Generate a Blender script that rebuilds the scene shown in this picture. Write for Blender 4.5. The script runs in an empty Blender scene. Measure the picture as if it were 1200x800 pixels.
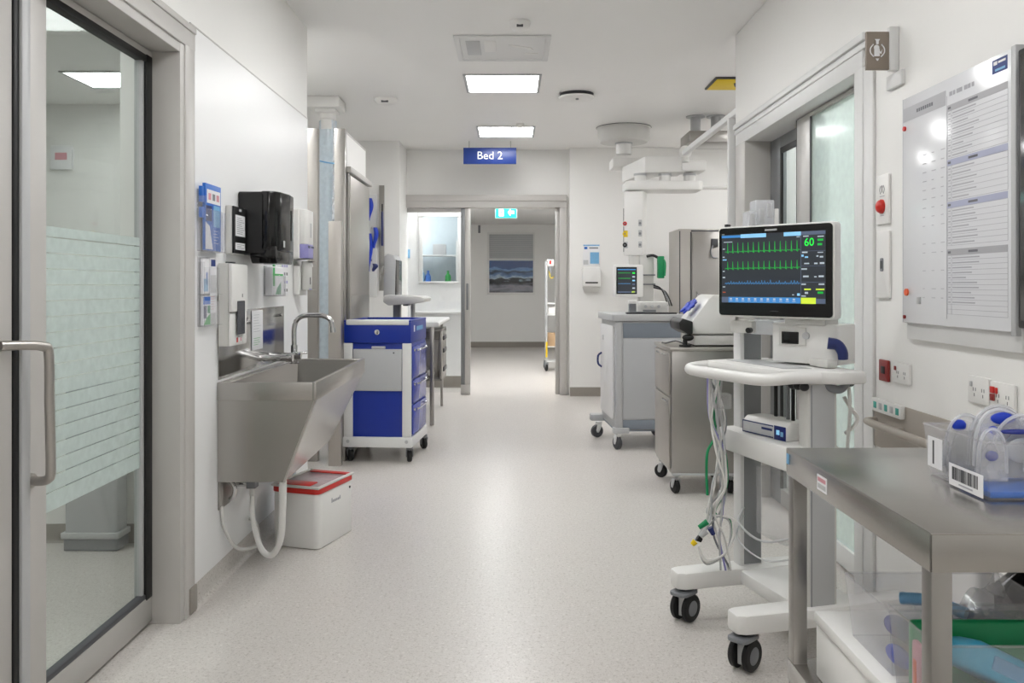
import bpy, bmesh, math, random
from mathutils import Matrix, Vector
random.seed(7)
C = bpy.context.scene.collection
PI = math.pi
# ------------------------------------------------------------------ picture measurements
VPX, VPY, F, EYE = 600.0, 335.0, 1000.0, 1.22
XL, XR, CEIL, YB = -1.21, 1.36, 2.75, 9.6
def at(px, py, Y): return Vector(((px-VPX)*Y/F, Y, EYE-(py-VPY)*Y/F))
def LW(px, py, x=XL):
    Y = F*x/(px-VPX); return Y, EYE-(py-VPY)*Y/F
def RW(px, py, x=XR): return LW(px, py, x)
# ------------------------------------------------------------------ materials
def s2l(c):
    c = c/255.0
    return c/12.92 if c <= 0.04045 else ((c+0.055)/1.055)**2.4
def col(r, g, b): return (s2l(r), s2l(g), s2l(b), 1.0)
MATS = {}
def mat(name, rgb, rough=0.5, metal=0.0, var=0.03, scale=14.0, emit=0.0, spec=0.5, bump=0.0, coat=0.0):
    m = bpy.data.materials.new(name); m.use_nodes = True
    nt = m.node_tree; b = nt.nodes['Principled BSDF']
    c = col(*rgb)
    tc = nt.nodes.new('ShaderNodeTexCoord'); nz = nt.nodes.new('ShaderNodeTexNoise')
    nz.inputs['Scale'].default_value = scale; nz.inputs['Detail'].default_value = 3
    nt.links.new(tc.outputs['Object'], nz.inputs['Vector'])
    mx = nt.nodes.new('ShaderNodeMix'); mx.data_type = 'RGBA'
    lo = tuple(max(0, v*(1-var)) for v in c[:3])+(1,); hi = tuple(min(1, v*(1+var)) for v in c[:3])+(1,)
    mx.inputs[6].default_value = lo; mx.inputs[7].default_value = hi
    nt.links.new(nz.outputs['Fac'], mx.inputs[0]); nt.links.new(mx.outputs[2], b.inputs['Base Color'])
    b.inputs['Roughness'].default_value = rough; b.inputs['Metallic'].default_value = metal
    b.inputs['Specular IOR Level'].default_value = spec
    if coat: b.inputs['Coat Weight'].default_value = coat
    if emit:
        nt.links.new(mx.outputs[2], b.inputs['Emission Color']); b.inputs['Emission Strength'].default_value = emit
    if bump:
        bp = nt.nodes.new('ShaderNodeBump'); bp.inputs['Strength'].default_value = bump; bp.inputs['Distance'].default_value = 0.002
        nt.links.new(nz.outputs['Fac'], bp.inputs['Height']); nt.links.new(bp.outputs['Normal'], b.inputs['Normal'])
    MATS[name] = m; return m
def steel(name, rgb, rough=0.3, stretch=(1.5, 1.5, 6)):
    m = mat(name, rgb, rough, 1.0, 0.02, 1.0)
    nt = m.node_tree; b = nt.nodes['Principled BSDF']
    nz = [n for n in nt.nodes if n.type == 'TEX_NOISE'][0]; tc = [n for n in nt.nodes if n.type == 'TEX_COORD'][0]
    mp = nt.nodes.new('ShaderNodeMapping'); mp.inputs['Scale'].default_value = stretch
    nt.links.new(tc.outputs['Object'], mp.inputs['Vector']); nt.links.new(mp.outputs['Vector'], nz.inputs['Vector'])
    return m
def clear(name, tint, haze=0.0, hazecol=(240, 244, 246), refl=0.05, edge=0.5, rough=0.03):
    """thin see-through sheet: transparent, facing-dependent gloss, a little milky haze"""
    m = bpy.data.materials.new(name); m.use_nodes = True; nt = m.node_tree
    for n in list(nt.nodes): nt.nodes.remove(n)
    out = nt.nodes.new('ShaderNodeOutputMaterial'); tr = nt.nodes.new('ShaderNodeBsdfTransparent')
    tr.inputs[0].default_value = col(*tint)
    df = nt.nodes.new('ShaderNodeBsdfDiffuse'); df.inputs[0].default_value = col(*hazecol)
    tl = nt.nodes.new('ShaderNodeBsdfTranslucent'); tl.inputs[0].default_value = col(*hazecol)
    m0 = nt.nodes.new('ShaderNodeMixShader'); m0.inputs[0].default_value = 0.4
    nt.links.new(df.outputs[0], m0.inputs[1]); nt.links.new(tl.outputs[0], m0.inputs[2])
    m1 = nt.nodes.new('ShaderNodeMixShader'); m1.inputs[0].default_value = haze
    if haze:
        tc = nt.nodes.new('ShaderNodeTexCoord'); nz = nt.nodes.new('ShaderNodeTexNoise'); nz.inputs['Scale'].default_value = 30
        nt.links.new(tc.outputs['Object'], nz.inputs['Vector'])
        mr = nt.nodes.new('ShaderNodeMapRange'); mr.inputs[3].default_value = haze*0.85; mr.inputs[4].default_value = min(1, haze*1.15)
        nt.links.new(nz.outputs['Fac'], mr.inputs[0]); nt.links.new(mr.outputs[0], m1.inputs[0])
    nt.links.new(tr.outputs[0], m1.inputs[1]); nt.links.new(m0.outputs[0], m1.inputs[2])
    gl = nt.nodes.new('ShaderNodeBsdfGlossy'); gl.inputs['Roughness'].default_value = rough
    lw = nt.nodes.new('ShaderNodeLayerWeight'); lw.inputs[0].default_value = 0.5
    pw = nt.nodes.new('ShaderNodeMath'); pw.operation = 'POWER'; pw.inputs[1].default_value = 4
    nt.links.new(lw.outputs['Facing'], pw.inputs[0])
    ma = nt.nodes.new('ShaderNodeMath'); ma.operation = 'MULTIPLY_ADD'; ma.inputs[1].default_value = edge; ma.inputs[2].default_value = refl
    nt.links.new(pw.outputs[0], ma.inputs[0])
    m2 = nt.nodes.new('ShaderNodeMixShader'); nt.links.new(ma.outputs[0], m2.inputs[0])
    nt.links.new(m1.outputs[0], m2.inputs[1]); nt.links.new(gl.outputs[0], m2.inputs[2])
    nt.links.new(m2.outputs[0], out.inputs[0]); MATS[name] = m; return m
wall_m   = mat('painted plasterboard', (240, 239, 236), 0.45, var=0.012, scale=3)
sheet_m  = mat('white vinyl wall sheet', (241, 241, 241), 0.35, var=0.01, scale=3)
ceil_m   = mat('ceiling paint', (242, 241, 239), 0.42, var=0.012, scale=2)
casing_m = mat('pale grey painted metal', (196, 193, 189), 0.4, var=0.02)
alu_m    = mat('satin aluminium paint', (186, 184, 180), 0.35, var=0.02, metal=0.25)
dalu_m   = mat('grey anodised channel', (134, 136, 138), 0.4, var=0.03, metal=0.3)
cove_m   = mat('coved vinyl skirting', (150, 144, 136), 0.45, var=0.05, scale=60)
black_m  = mat('black rubber', (14, 14, 15), 0.5, var=0.05)
gloss_m  = mat('glossy black plastic', (12, 12, 13), 0.12, var=0.05)
matte_m  = mat('satin black plastic', (20, 20, 21), 0.4, var=0.05)
white_m  = mat('white plastic', (232, 231, 228), 0.35, var=0.015)
white2_m = mat('white powder coat', (224, 224, 223), 0.4, var=0.015)
offw_m   = mat('off white plastic', (212, 211, 207), 0.4, var=0.02)
lgrey_m  = mat('light grey plastic', (188, 189, 190), 0.4, var=0.02)
grey_m   = mat('mid grey plastic', (128, 130, 134), 0.45, var=0.03)
dgrey_m  = mat('dark grey plastic', (70, 71, 75), 0.45, var=0.04)
bluegrey_m = mat('blue grey paint', (132, 140, 150), 0.4, var=0.02)
pgrey_m  = mat('pale grey panel', (186, 188, 190), 0.45, var=0.015)
blue_m   = mat('royal blue paint', (8, 46, 150), 0.35, var=0.04)
dblue_m  = mat('deep blue paint', (4, 26, 104), 0.35, var=0.04)
lav_m    = mat('glossy blue drawer front', (58, 72, 168), 0.18, var=0.04)
navy_m   = mat('navy plastic', (20, 36, 96), 0.4, var=0.05)
signb_m  = mat('sign blue', (22, 52, 124), 0.35, var=0.02)
sky_m    = mat('print light blue', (120, 176, 216), 0.5, var=0.15, scale=40)
cyan_m   = mat('cyan wrapper', (70, 178, 214), 0.35, var=0.12, scale=30)
prb_m    = mat('print blue', (30, 104, 196), 0.45, var=0.12, scale=40)
violet_m = mat('violet liquid', (150, 146, 204), 0.3, var=0.05)
bluebag_m = mat('blue nylon', (22, 60, 190), 0.45, var=0.15, scale=20)
green_m  = mat('green plastic', (12, 138, 84), 0.4, var=0.1)
pgreen_m = mat('print green', (56, 170, 84), 0.5, var=0.15, scale=40)
teal_m   = mat('teal print', (72, 170, 156), 0.5, var=0.05)
red_m    = mat('red plastic', (206, 44, 36), 0.35, var=0.04)
dred_m   = mat('dark red plastic', (140, 40, 38), 0.4, var=0.05)
orange_m = mat('orange plastic', (228, 96, 48), 0.4, var=0.04)
yellow_m = mat('yellow plastic', (236, 204, 20), 0.45, var=0.04)
pink_m   = mat('pink print', (214, 150, 160), 0.5, var=0.06)
brown_m  = mat('taupe sign face', (142, 130, 119), 0.5, var=0.03)
beige_m  = mat('beige wall bumper', (168, 160, 150), 0.45, var=0.03)
ink_m    = mat('grey ink', (176, 176, 182), 0.6, var=0.05)
dink_m   = mat('dark ink', (112, 112, 118), 0.6, var=0.05)
hdr_m    = mat('grey table header', (176, 176, 180), 0.4, var=0.03)
hdrb_m   = mat('blue grey table header', (176, 180, 204), 0.4, var=0.03)
paper_m  = mat('white paper', (236, 236, 238), 0.5, var=0.01)
board_m  = mat('glossy whiteboard', (228, 229, 232), 0.16, var=0.01, spec=0.35)
wood_m   = mat('cardboard brown', (176, 146, 112), 0.6, var=0.08)
steel_m  = steel('brushed stainless', (166, 163, 159), 0.3)
steelh_m = steel('horizontally brushed stainless', (178, 175, 171), 0.27, (1.5, 5, 1.5))
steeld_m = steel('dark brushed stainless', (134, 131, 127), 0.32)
steelp_m = steel('pale brushed stainless', (184, 180, 175), 0.42)
mirror_m = steel('polished stainless', (182, 181, 179), 0.14)
chrome_m = mat('chrome', (205, 205, 205), 0.12, 1.0, 0.02)
glass_m  = clear('glass pane', (246, 250, 248), refl=0.035, edge=0.35)
cglass_m = clear('clear glass pane', (252, 253, 253), refl=0.03, edge=0.3)
frost_m  = clear('frosted film', (236, 242, 240), haze=0.62, hazecol=(232, 241, 239), refl=0.03, edge=0.2, rough=0.3)
frost2_m = clear('pale frosted glass', (238, 246, 243), haze=0.42, hazecol=(232, 242, 239), refl=0.03, edge=0.2, rough=0.1)
clearp_m = clear('clear plastic', (254, 254, 255), haze=0.10, hazecol=(255, 255, 255), refl=0.04, edge=0.35, rough=0.08)
milky_m  = clear('milky plastic', (248, 249, 251), haze=0.45, hazecol=(248, 249, 252), refl=0.06, edge=0.4, rough=0.15)
film_m   = clear('clear wrapping film', (254, 254, 255), haze=0.26, hazecol=(255, 255, 255), refl=0.06, edge=0.5, rough=0.12)
sleeve_m = clear('pale blue plastic sleeve', (232, 242, 248), haze=0.8, hazecol=(238, 246, 251), refl=0.05, edge=0.4, rough=0.15)
bluefilm_m = clear('blue clear film', (90, 110, 220), haze=0.45, hazecol=(84, 104, 214), refl=0.08, edge=0.4, rough=0.12)
tankm_m  = clear('smoky window', (120, 122, 134), haze=0.35, hazecol=(126, 128, 140), refl=0.06, edge=0.3, rough=0.1)
lamp_m   = mat('lit diffuser', (252, 252, 252), 0.5, var=0.0, emit=1.0)
screen_m = mat('monitor backlight', (40, 44, 50), 0.3, var=0.02, emit=0.75)
sgreen_m = mat('green trace', (20, 160, 56), 0.5, var=0.0, emit=0.75)
snum_m   = mat('bright green digits', (30, 235, 70), 0.5, var=0.0, emit=0.8)
sblue_m  = mat('blue screen bar', (56, 124, 186), 0.5, var=0.0, emit=0.6)
slblue_m = mat('light blue screen bar', (130, 186, 222), 0.5, var=0.0, emit=0.6)
strace_m = mat('blue trace', (60, 120, 170), 0.5, var=0.0, emit=0.6)
swhite_m = mat('white screen text', (180, 192, 200), 0.5, var=0.0, emit=0.4)
syel_m   = mat('yellow screen bar', (196, 220, 60), 0.5, var=0.0, emit=0.6)
sgry_m   = mat('grey screen line', (74, 84, 104), 0.5, var=0.0, emit=0.8)
exit_m   = mat('lit exit green', (30, 205, 190), 0.5, var=0.0, emit=1.6)
exitw_m  = mat('lit exit white', (235, 255, 252), 0.5, var=0.0, emit=1.8)
LAMPS = [MATS['lit diffuser']]
def set_emit(m, v): m.node_tree.nodes['Principled BSDF'].inputs['Emission Strength'].default_value = v
set_emit(lamp_m, 20.0)
# speckled vinyl floor
floor_m = mat('speckled vinyl floor', (206, 201, 196), 0.28, var=0.03, scale=3, spec=0.4)
def speckle(m, base, dark, light, sc):
    nt = m.node_tree; b = nt.nodes['Principled BSDF']
    tc = [n for n in nt.nodes if n.type == 'TEX_COORD'][0]
    prev = [n for n in nt.nodes if n.type == 'MIX'][0].outputs[2]
    for (c, s, lo, hi) in ((dark, sc, 0.58, 0.72), (light, sc*0.8, 0.60, 0.74), (dark, sc*2.4, 0.6, 0.7)):
        nz = nt.nodes.new('ShaderNodeTexNoise'); nz.inputs['Scale'].default_value = s; nz.inputs['Detail'].default_value = 1
        nt.links.new(tc.outputs['Object'], nz.inputs['Vector'])
        mr = nt.nodes.new('ShaderNodeMapRange'); mr.inputs[1].default_value = lo; mr.inputs[2].default_value = hi
        mr.inputs[3].default_value = 0; mr.inputs[4].default_value = 0.75
        nt.links.new(nz.outputs['Fac'], mr.inputs[0])
        mx = nt.nodes.new('ShaderNodeMix'); mx.data_type = 'RGBA'; nt.links.new(mr.outputs[0], mx.inputs[0])
        nt.links.new(prev, mx.inputs[6]); mx.inputs[7].default_value = col(*c); prev = mx.outputs[2]
    nt.links.new(prev, b.inputs['Base Color'])
speckle(floor_m, None, (172, 165, 158), (221, 217, 212), 90)
# landscape picture (blue sky, hills, track) - procedural
def landscape():
    m = mat('landscape print', (60, 80, 110), 0.25, var=0.0)
    nt = m.node_tree; b = nt.nodes['Principled BSDF']; tc = [n for n in nt.nodes if n.type == 'TEX_COORD'][0]
    sp = nt.nodes.new('ShaderNodeSeparateXYZ'); nt.links.new(tc.outputs['Generated'], sp.inputs[0])
    nz = nt.nodes.new('ShaderNodeTexNoise'); nz.inputs['Scale'].default_value = 3.0; nz.inputs['Detail'].default_value = 4
    mp = nt.nodes.new('ShaderNodeMapping'); mp.inputs['Scale'].default_value = (1, 1, 2.5)
    nt.links.new(tc.outputs['Generated'], mp.inputs[0]); nt.links.new(mp.outputs[0], nz.inputs['Vector'])
    ma = nt.nodes.new('ShaderNodeMath'); ma.operation = 'MULTIPLY_ADD'; ma.inputs[1].default_value = 0.45
    nt.links.new(nz.outputs['Fac'], ma.inputs[0]); nt.links.new(sp.outputs['Z'], ma.inputs[2])
    cr = nt.nodes.new('ShaderNodeValToRGB'); e = cr.color_ramp.elements
    e[0].position = 0.2; e[0].color = col(92, 92, 98); e[1].position = 1.2; e[1].color = col(80, 120, 176)
    for p, c in ((0.36, (150, 150, 160)), (0.46, (96, 98, 108)), (0.52, (26, 28, 32)), (0.64, (30, 34, 40)), (0.69, (176, 196, 214)), (0.76, (84, 118, 164)), (0.86, (22, 34, 58)), (0.95, (110, 146, 190)), (1.0, (44, 76, 130))):
        q = e.new(p); q.color = col(*c)
    nt.links.new(ma.outputs[0], cr.inputs[0]); nt.links.new(cr.outputs[0], b.inputs['Base Color'])
    return m
land_m = landscape()
# ------------------------------------------------------------------ geometry builder
def frame(o, right, up=(0, 0, 1)):
    r = Vector(right).normalized(); u = Vector(up).normalized(); n = r.cross(u)
    M = Matrix((r, u, n)).transposed().to_4x4(); M.translation = Vector(o); return M
def yaw(o, a): return Matrix.Translation(Vector(o)) @ Matrix.Rotation(a, 4, 'Z')
WL = {}
def wloc(o): return WL.get(o.name, Vector((0, 0, 0)))
class MB:
    def __init__(s, M=None): s.v = []; s.f = []; s.fm = []; s.mats = []; s.M = M or Matrix.Identity(4)
    def mi(s, m):
        if m not in s.mats: s.mats.append(m)
        return s.mats.index(m)
    def add(s, vs, fs, m, M=None):
        k = len(s.v); T = s.M @ M if M else s.M
        s.v += [T @ Vector(p) for p in vs]; i = s.mi(m)
        for f in fs: s.f.append([k+j for j in f]); s.fm.append(i)
        return s
    def bm(s, b, m, M=None):
        b.verts.index_update()
        s.add([v.co.copy() for v in b.verts], [[v.index for v in f.verts] for f in b.faces], m, M); b.free(); return s
    def box(s, x0, x1, y0, y1, z0, z1, m, bev=0.0, M=None, seg=2, top=None):
        """top = (dx, dy): inset of the upper face (taper)"""
        b = bmesh.new(); bmesh.ops.create_cube(b, size=1.0)
        for v in b.verts:
            hi = v.co.z > 0
            tx, ty = (top if (top and hi) else (0, 0))
            v.co = Vector(((x0+tx if v.co.x < 0 else x1-tx), (y0+ty if v.co.y < 0 else y1-ty), (z1 if hi else z0)))
        if bev: bmesh.ops.bevel(b, geom=list(b.edges), offset=bev, segments=seg, profile=0.5, affect='EDGES')
        return s.bm(b, m, M)
    def rbox(s, x0, x1, y0, y1, z0, z1, m, r, axis='z', bev=0.0, seg=4, M=None):
        """box with the four edges along one axis rounded"""
        b = bmesh.new(); bmesh.ops.create_cube(b, size=1.0); ai = 'xyz'.index(axis)
        for v in b.verts: v.co = Vector(((x0 if v.co.x < 0 else x1), (y0 if v.co.y < 0 else y1), (z0 if v.co.z < 0 else z1)))
        es = [e for e in b.edges if abs((e.verts[0].co-e.verts[1].co).normalized()[ai]) > 0.9]
        bmesh.ops.bevel(b, geom=es, offset=r, segments=seg, profile=0.5, affect='EDGES')
        if bev:
            es = [e for e in b.edges if len(e.link_faces) == 2 and e.calc_face_angle(0) > 1.2]
            bmesh.ops.bevel(b, geom=es, offset=bev, segments=2, profile=0.5, affect='EDGES')
        return s.bm(b, m, M)
    def prism(s, poly, axis, a, b_, m, bev=0.0, M=None):
        """extrude polygon; axis x: poly is (y,z); y: (x,z); z: (x,y)"""
        def P(p, t): return {'x': (t, p[0], p[1]), 'y': (p[0], t, p[1]), 'z': (p[0], p[1], t)}[axis]
        b = bmesh.new(); A = [b.verts.new(P(p, a)) for p in poly]; B = [b.verts.new(P(p, b_)) for p in poly]
        n = len(poly); b.faces.new(A); b.faces.new(B)
        for i in range(n): b.faces.new((A[i], A[(i+1) % n], B[(i+1) % n], B[i]))
        bmesh.ops.recalc_face_normals(b, faces=b.faces)
        if bev: bmesh.ops.bevel(b, geom=list(b.edges), offset=bev, segments=2, profile=0.5, affect='EDGES')
        return s.bm(b, m, M)
    def hexa(s, p, m, bev=0.0, M=None):
        """eight corners: bottom ring 0-3, top ring 4-7"""
        b = bmesh.new(); v = [b.verts.new(q) for q in p]
        for f in ((0, 3, 2, 1), (4, 5, 6, 7), (0, 1, 5, 4), (1, 2, 6, 5), (2, 3, 7, 6), (3, 0, 4, 7)): b.faces.new([v[i] for i in f])
        bmesh.ops.recalc_face_normals(b, faces=b.faces)
        if bev: bmesh.ops.bevel(b, geom=list(b.edges), offset=bev, segments=2, profile=0.5, affect='EDGES')
        return s.bm(b, m, M)
    def tube(s, pts, r, m, seg=8, M=None, smooth=0, closed=False):
        pts = [Vector(p) for p in pts]
        if smooth: pts = spline(pts, smooth, closed)
        n = len(pts); rs = r if isinstance(r, (list, tuple)) else [r]*n
        if len(rs) != n: rs = [rs[0]+(rs[-1]-rs[0])*i/(n-1) for i in range(n)]
        vs = []; fs = []; up = None
        for i, p in enumerate(pts):
            if closed: t = pts[(i+1) % n]-pts[i-1]
            else: t = (pts[min(i+1, n-1)]-pts[max(i-1, 0)])
            t = t.normalized() if t.length > 1e-9 else Vector((0, 0, 1))
            if up is None:
                up = t.orthogonal().normalized()
            up = (up-t*up.dot(t))
            up = up.normalized() if up.length > 1e-6 else t.orthogonal().normalized()
            w = t.cross(up)
            for k in range(seg):
                a = 2*PI*k/seg; vs.append(p+(up*math.cos(a)+w*math.sin(a))*rs[i])
        for i in range(n if closed else n-1):
            for k in range(seg):
                a = i*seg+k; b = i*seg+(k+1) % seg; j = (i+1) % n
                fs.append((a, b, j*seg+(k+1) % seg, j*seg+k))
        if not closed: fs.append(tuple(range(seg-1, -1, -1))); fs.append(tuple((n-1)*seg+k for k in range(seg)))
        return s.add(vs, fs, m, M)
    def cyl(s, p0, p1, r, m, seg=20, r1=None, M=None):
        return s.tube([p0, p1], [r, r if r1 is None else r1], m, seg, M)
    def lathe(s, prof, m, seg=32, M=None):
        """profile (r, z) around local z"""
        vs = []; fs = []; n = len(prof)
        for (r, z) in prof:
            for k in range(seg): a = 2*PI*k/seg; vs.append((r*math.cos(a), r*math.sin(a), z))
        for i in range(n-1):
            for k in range(seg): fs.append((i*seg+k, i*seg+(k+1) % seg, (i+1)*seg+(k+1) % seg, (i+1)*seg+k))
        fs.append(tuple(range(seg-1, -1, -1))); fs.append(tuple((n-1)*seg+k for k in range(seg)))
        return s.add(vs, fs, m, M)
    def ell(s, c, r, m, seg=16, rings=10, M=None):
        vs = []; fs = []
        for i in range(rings+1):
            t = PI*i/rings
            for k in range(seg):
                a = 2*PI*k/seg; vs.append((c[0]+r[0]*math.sin(t)*math.cos(a), c[1]+r[1]*math.sin(t)*math.sin(a), c[2]+r[2]*math.cos(t)))
        for i in range(rings):
            for k in range(seg): fs.append((i*seg+k, (i+1)*seg+k, (i+1)*seg+(k+1) % seg, i*seg+(k+1) % seg))
        return s.add(vs, fs, m, M)
    def grid(s, fn, nu, nv, m, thick=0.0, M=None):
        b = bmesh.new(); V = [[b.verts.new(fn(i/nu, j/nv)) for j in range(nv+1)] for i in range(nu+1)]
        for i in range(nu):
            for j in range(nv): b.faces.new((V[i][j], V[i+1][j], V[i+1][j+1], V[i][j+1]))
        bmesh.ops.recalc_face_normals(b, faces=b.faces)
        if thick: bmesh.ops.solidify(b, geom=list(b.faces), thickness=thick)
        return s.bm(b, m, M)
    def text(s, body, size, m, M, extrude=0.0006, align='CENTER', sx=1.0):
        cu = bpy.data.curves.new('lettering', 'FONT'); cu.body = body; cu.size = size; cu.extrude = extrude
        cu.align_x = align; cu.align_y = 'CENTER'; cu.resolution_u = 3
        o = bpy.data.objects.new('lettering', cu); C.objects.link(o)
        dg = bpy.context.evaluated_depsgraph_get(); me = bpy.data.meshes.new_from_object(o.evaluated_get(dg))
        s.add([(v.co.x*sx, v.co.y, v.co.z) for v in me.vertices], [list(p.vertices) for p in me.polygons], m, M)
        bpy.data.objects.remove(o); bpy.data.curves.remove(cu); bpy.data.meshes.remove(me); return s
    def build(s, name, parent=None, smooth=35, label=None):
        me = bpy.data.meshes.new(name)
        if parent is None:
            xs = [v.x for v in s.v]; ys = [v.y for v in s.v]; zs = [v.z for v in s.v]
            O = Vector(((min(xs)+max(xs))/2, (min(ys)+max(ys))/2, min(zs)))
        else: O = wloc(parent)
        me.from_pydata([v-O for v in s.v], [], s.f)
        for m in s.mats: me.materials.append(m)
        for p, i in zip(me.polygons, s.fm): p.material_index = i; p.use_smooth = True
        b = bmesh.new(); b.from_mesh(me); bmesh.ops.recalc_face_normals(b, faces=b.faces); b.to_mesh(me); b.free()
        me.set_sharp_from_angle(angle=math.radians(smooth)); me.update()
        o = bpy.data.objects.new(name, me); C.objects.link(o)
        if parent is None: o.location = O
        else: o.parent = parent
        WL[o.name] = O.copy()
        if label: o['label'] = label
        return o
def spline(pts, k, closed=False):
    out = []; n = len(pts); L = n if closed else n-1
    for i in range(L):
        p0 = pts[i-1] if (i > 0 or closed) else pts[0]*2-pts[1]
        p1 = pts[i]; p2 = pts[(i+1) % n]
        p3 = pts[(i+2) % n] if (i+2 < n or closed) else pts[-1]*2-pts[-2]
        for j in range(k):
            t = j/k
            out.append(0.5*((2*p1)+(p2-p0)*t+(2*p0-5*p1+4*p2-p3)*t*t+(3*p1-p0-3*p2+p3)*t**3))
    if not closed: out.append(pts[-1])
    return out
def thing(name, label, cat, loc, group=None):
    o = bpy.data.objects.new(name, None); C.objects.link(o); o.empty_display_size = 0.05
    o.location = Vector(loc); o['label'] = label; o['category'] = cat
    if group: o['group'] = group
    WL[o.name] = Vector(loc); return o
def tag(o, label, cat, group=None):
    o['label'] = label; o['category'] = cat
    if group: o['group'] = group
    return o
def struct(o): o['kind'] = 'structure'; return o
def dup(root, delta, label=None, group=None):
    r = root.copy(); C.objects.link(r); r.location = root.location+Vector(delta)
    if label: r['label'] = label
    if group: r['group'] = group
    for ch in list(root.children):
        c = ch.copy(); C.objects.link(c); c.parent = r
        for g in list(ch.children):
            d = g.copy(); C.objects.link(d); d.parent = c
    return r
def sbox(name, x0, x1, y0, y1, z0, z1, m, bev=0.0, parent=None):
    o = MB().box(x0, x1, y0, y1, z0, z1, m, bev).build(name, parent)
    return struct(o) if parent is None else o
# ================================================================== ROOM SHELL
WT = 0.15
o = sbox('floor', -4.4, 4.3, -3.0, 17.2, -0.1, 0.0, floor_m)
struct(MB().box(-4.4, 4.3, -3.0, 5.05, 2.742, 2.85, ceil_m).box(-4.4, 4.3, 5.05, 9.75, 2.75, 2.85, ceil_m).build('ceiling'))
struct(MB().box(-2.3, 1.6, 9.75, 17.2, 2.45, 2.55, ceil_m).build('ceiling_hall'))
# left wall with the glass door opening
struct(MB().box(XL-WT, XL, -3.0, 1.2, 0, 2.742, wall_m).box(XL-WT, XL, 1.2, 3.09, 2.07, 2.742, wall_m)
       .box(XL-WT, XL, 3.09, 5.04, 0, 2.742, wall_m).build('wall_left'))
struct(MB().box(XL, XL+0.003, 3.2, 5.038, 0.08, 2.205, sheet_m).box(XL, XL+0.0045, 3.2, 5.038, 2.203, 2.209, casing_m).build('trim_1'))
struct(MB().box(-1.235, -1.18, 5.99, 6.88, 0, 2.305, wall_m).box(-1.24, -1.176, 5.988, 6.885, 2.305, 2.315, casing_m).build('wall_left_far'))
struct(MB().box(-2.12, -2.02, 5.0, 9.6, 0, 2.75, wall_m).box(-2.02, XL-WT, 4.94, 5.0, 0, 2.742, wall_m).build('wall_left_bay'))
struct(MB().box(-2.02, -1.185, 9.0, 9.6, 0, 2.75, wall_m).build('wall_pilaster'))
# back wall
struct(MB().box(-1.185, 0.64, 9.6, 9.75, 2.235, 2.75, wall_m).box(0.612, 0.64, 9.6, 9.75, 0, 2.235, wall_m)
       .box(-2.12, -1.19, 9.6, 9.75, 0, 2.75, wall_m).box(0.64, 3.4, 9.5, 9.75, 0, 2.75, wall_m)
       .box(0.64, 1.80, 9.45, 9.5, 0, 2.75, wall_m).build('wall_back'))
# right wall with the sliding door opening
struct(MB().box(XR, XR+WT, -3.0, 3.285, 0, 2.742, wall_m).box(XR, XR+WT, 3.285, 4.93, 2.17, 2.742, wall_m)
       .box(XR, XR+WT, 4.93, 5.19, 0, 2.742, wall_m).build('wall_right'))
struct(MB().box(3.3, 3.4, 5.2, 9.5, 0, 2.75, wall_m).build('wall_right_bay'))
# rooms beyond the side doors
struct(MB().box(-4.4, -4.3, -3.0, 7.3, 0, 2.742, wall_m).build('wall_left_room'))
struct(MB().box(-4.3, -2.12, 7.2, 7.3, 0, 2.75, wall_m).build('wall_left_room_far'))
struct(MB().box(4.2, 4.3, -3.0, 5.2, 0, 2.742, sheet_m).build('wall_right_room'))
struct(MB().box(XR+WT, 4.2, 5.19, 5.29, 0, 2.742, sheet_m).build('wall_right_room_far'))
struct(MB().box(-4.4, 4.3, -3.1, -3.0, 0, 2.85, wall_m).build('wall_front'))
pt = struct(MB().box(-4.3, XL-WT, 4.06, 4.14, 0, 1.42, wall_m).box(-1.86, -1.75, 4.05, 4.15, 1.42, 2.742, wall_m)
       .box(-4.3, XL-WT, 4.04, 4.16, 1.42, 1.45, casing_m).build('wall_left_room_partition'))
MB().box(-4.3, -1.86, 4.095, 4.105, 1.45, 2.74, cglass_m).build('glass', pt)
# hall beyond the back doorway
struct(MB().box(-2.3, 1.6, 17.0, 17.1, 0, 2.45, wall_m).build('wall_hall_end'))
struct(MB().box(1.5, 1.6, 9.75, 17.0, 0, 2.45, wall_m).build('wall_hall_right'))
struct(MB().box(-2.3, -2.2, 9.75, 17.0, 0, 2.45, wall_m).build('wall_hall_left'))
store_m = mat('pale blue grey paint', (196, 208, 214), 0.5, var=0.02)
# wall beside the hall, with an internal window into a small store room
struct(MB().box(-2.2, -1.10, 10.25, 10.33, 0, 2.45, sheet_m).box(-0.62, -0.56, 10.25, 10.33, 0, 2.45, sheet_m)
       .box(-1.10, -0.62, 10.25, 10.33, 0, 1.27, sheet_m).box(-1.10, -0.62, 10.25, 10.33, 2.13, 2.45, sheet_m)
       .box(-0.66, -0.56, 10.33, 11.3, 0, 2.45, sheet_m).box(-2.2, -0.56, 11.3, 11.38, 0, 2.45, store_m).build('wall_store'))
w = struct(MB().box(-1.12, -1.07, 10.23, 10.25, 1.27, 2.13, white2_m, .004).box(-1.12, -0.60, 10.22, 10.25, 2.05, 2.19, white2_m, .004)
       .box(-0.65, -0.60, 10.23, 10.25, 1.27, 2.05, white2_m, .004).box(-1.12, -0.60, 10.23, 10.25, 1.25, 1.275, white2_m, .004).build('window_1'))
MB().box(-1.07, -0.65, 10.28, 10.29, 1.275, 2.05, cglass_m).build('glass', w)
struct(MB().box(-1.185, -0.6, 10.17, 10.25, 0.885, 0.915, white2_m, .006).build('trim_3'))
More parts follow.
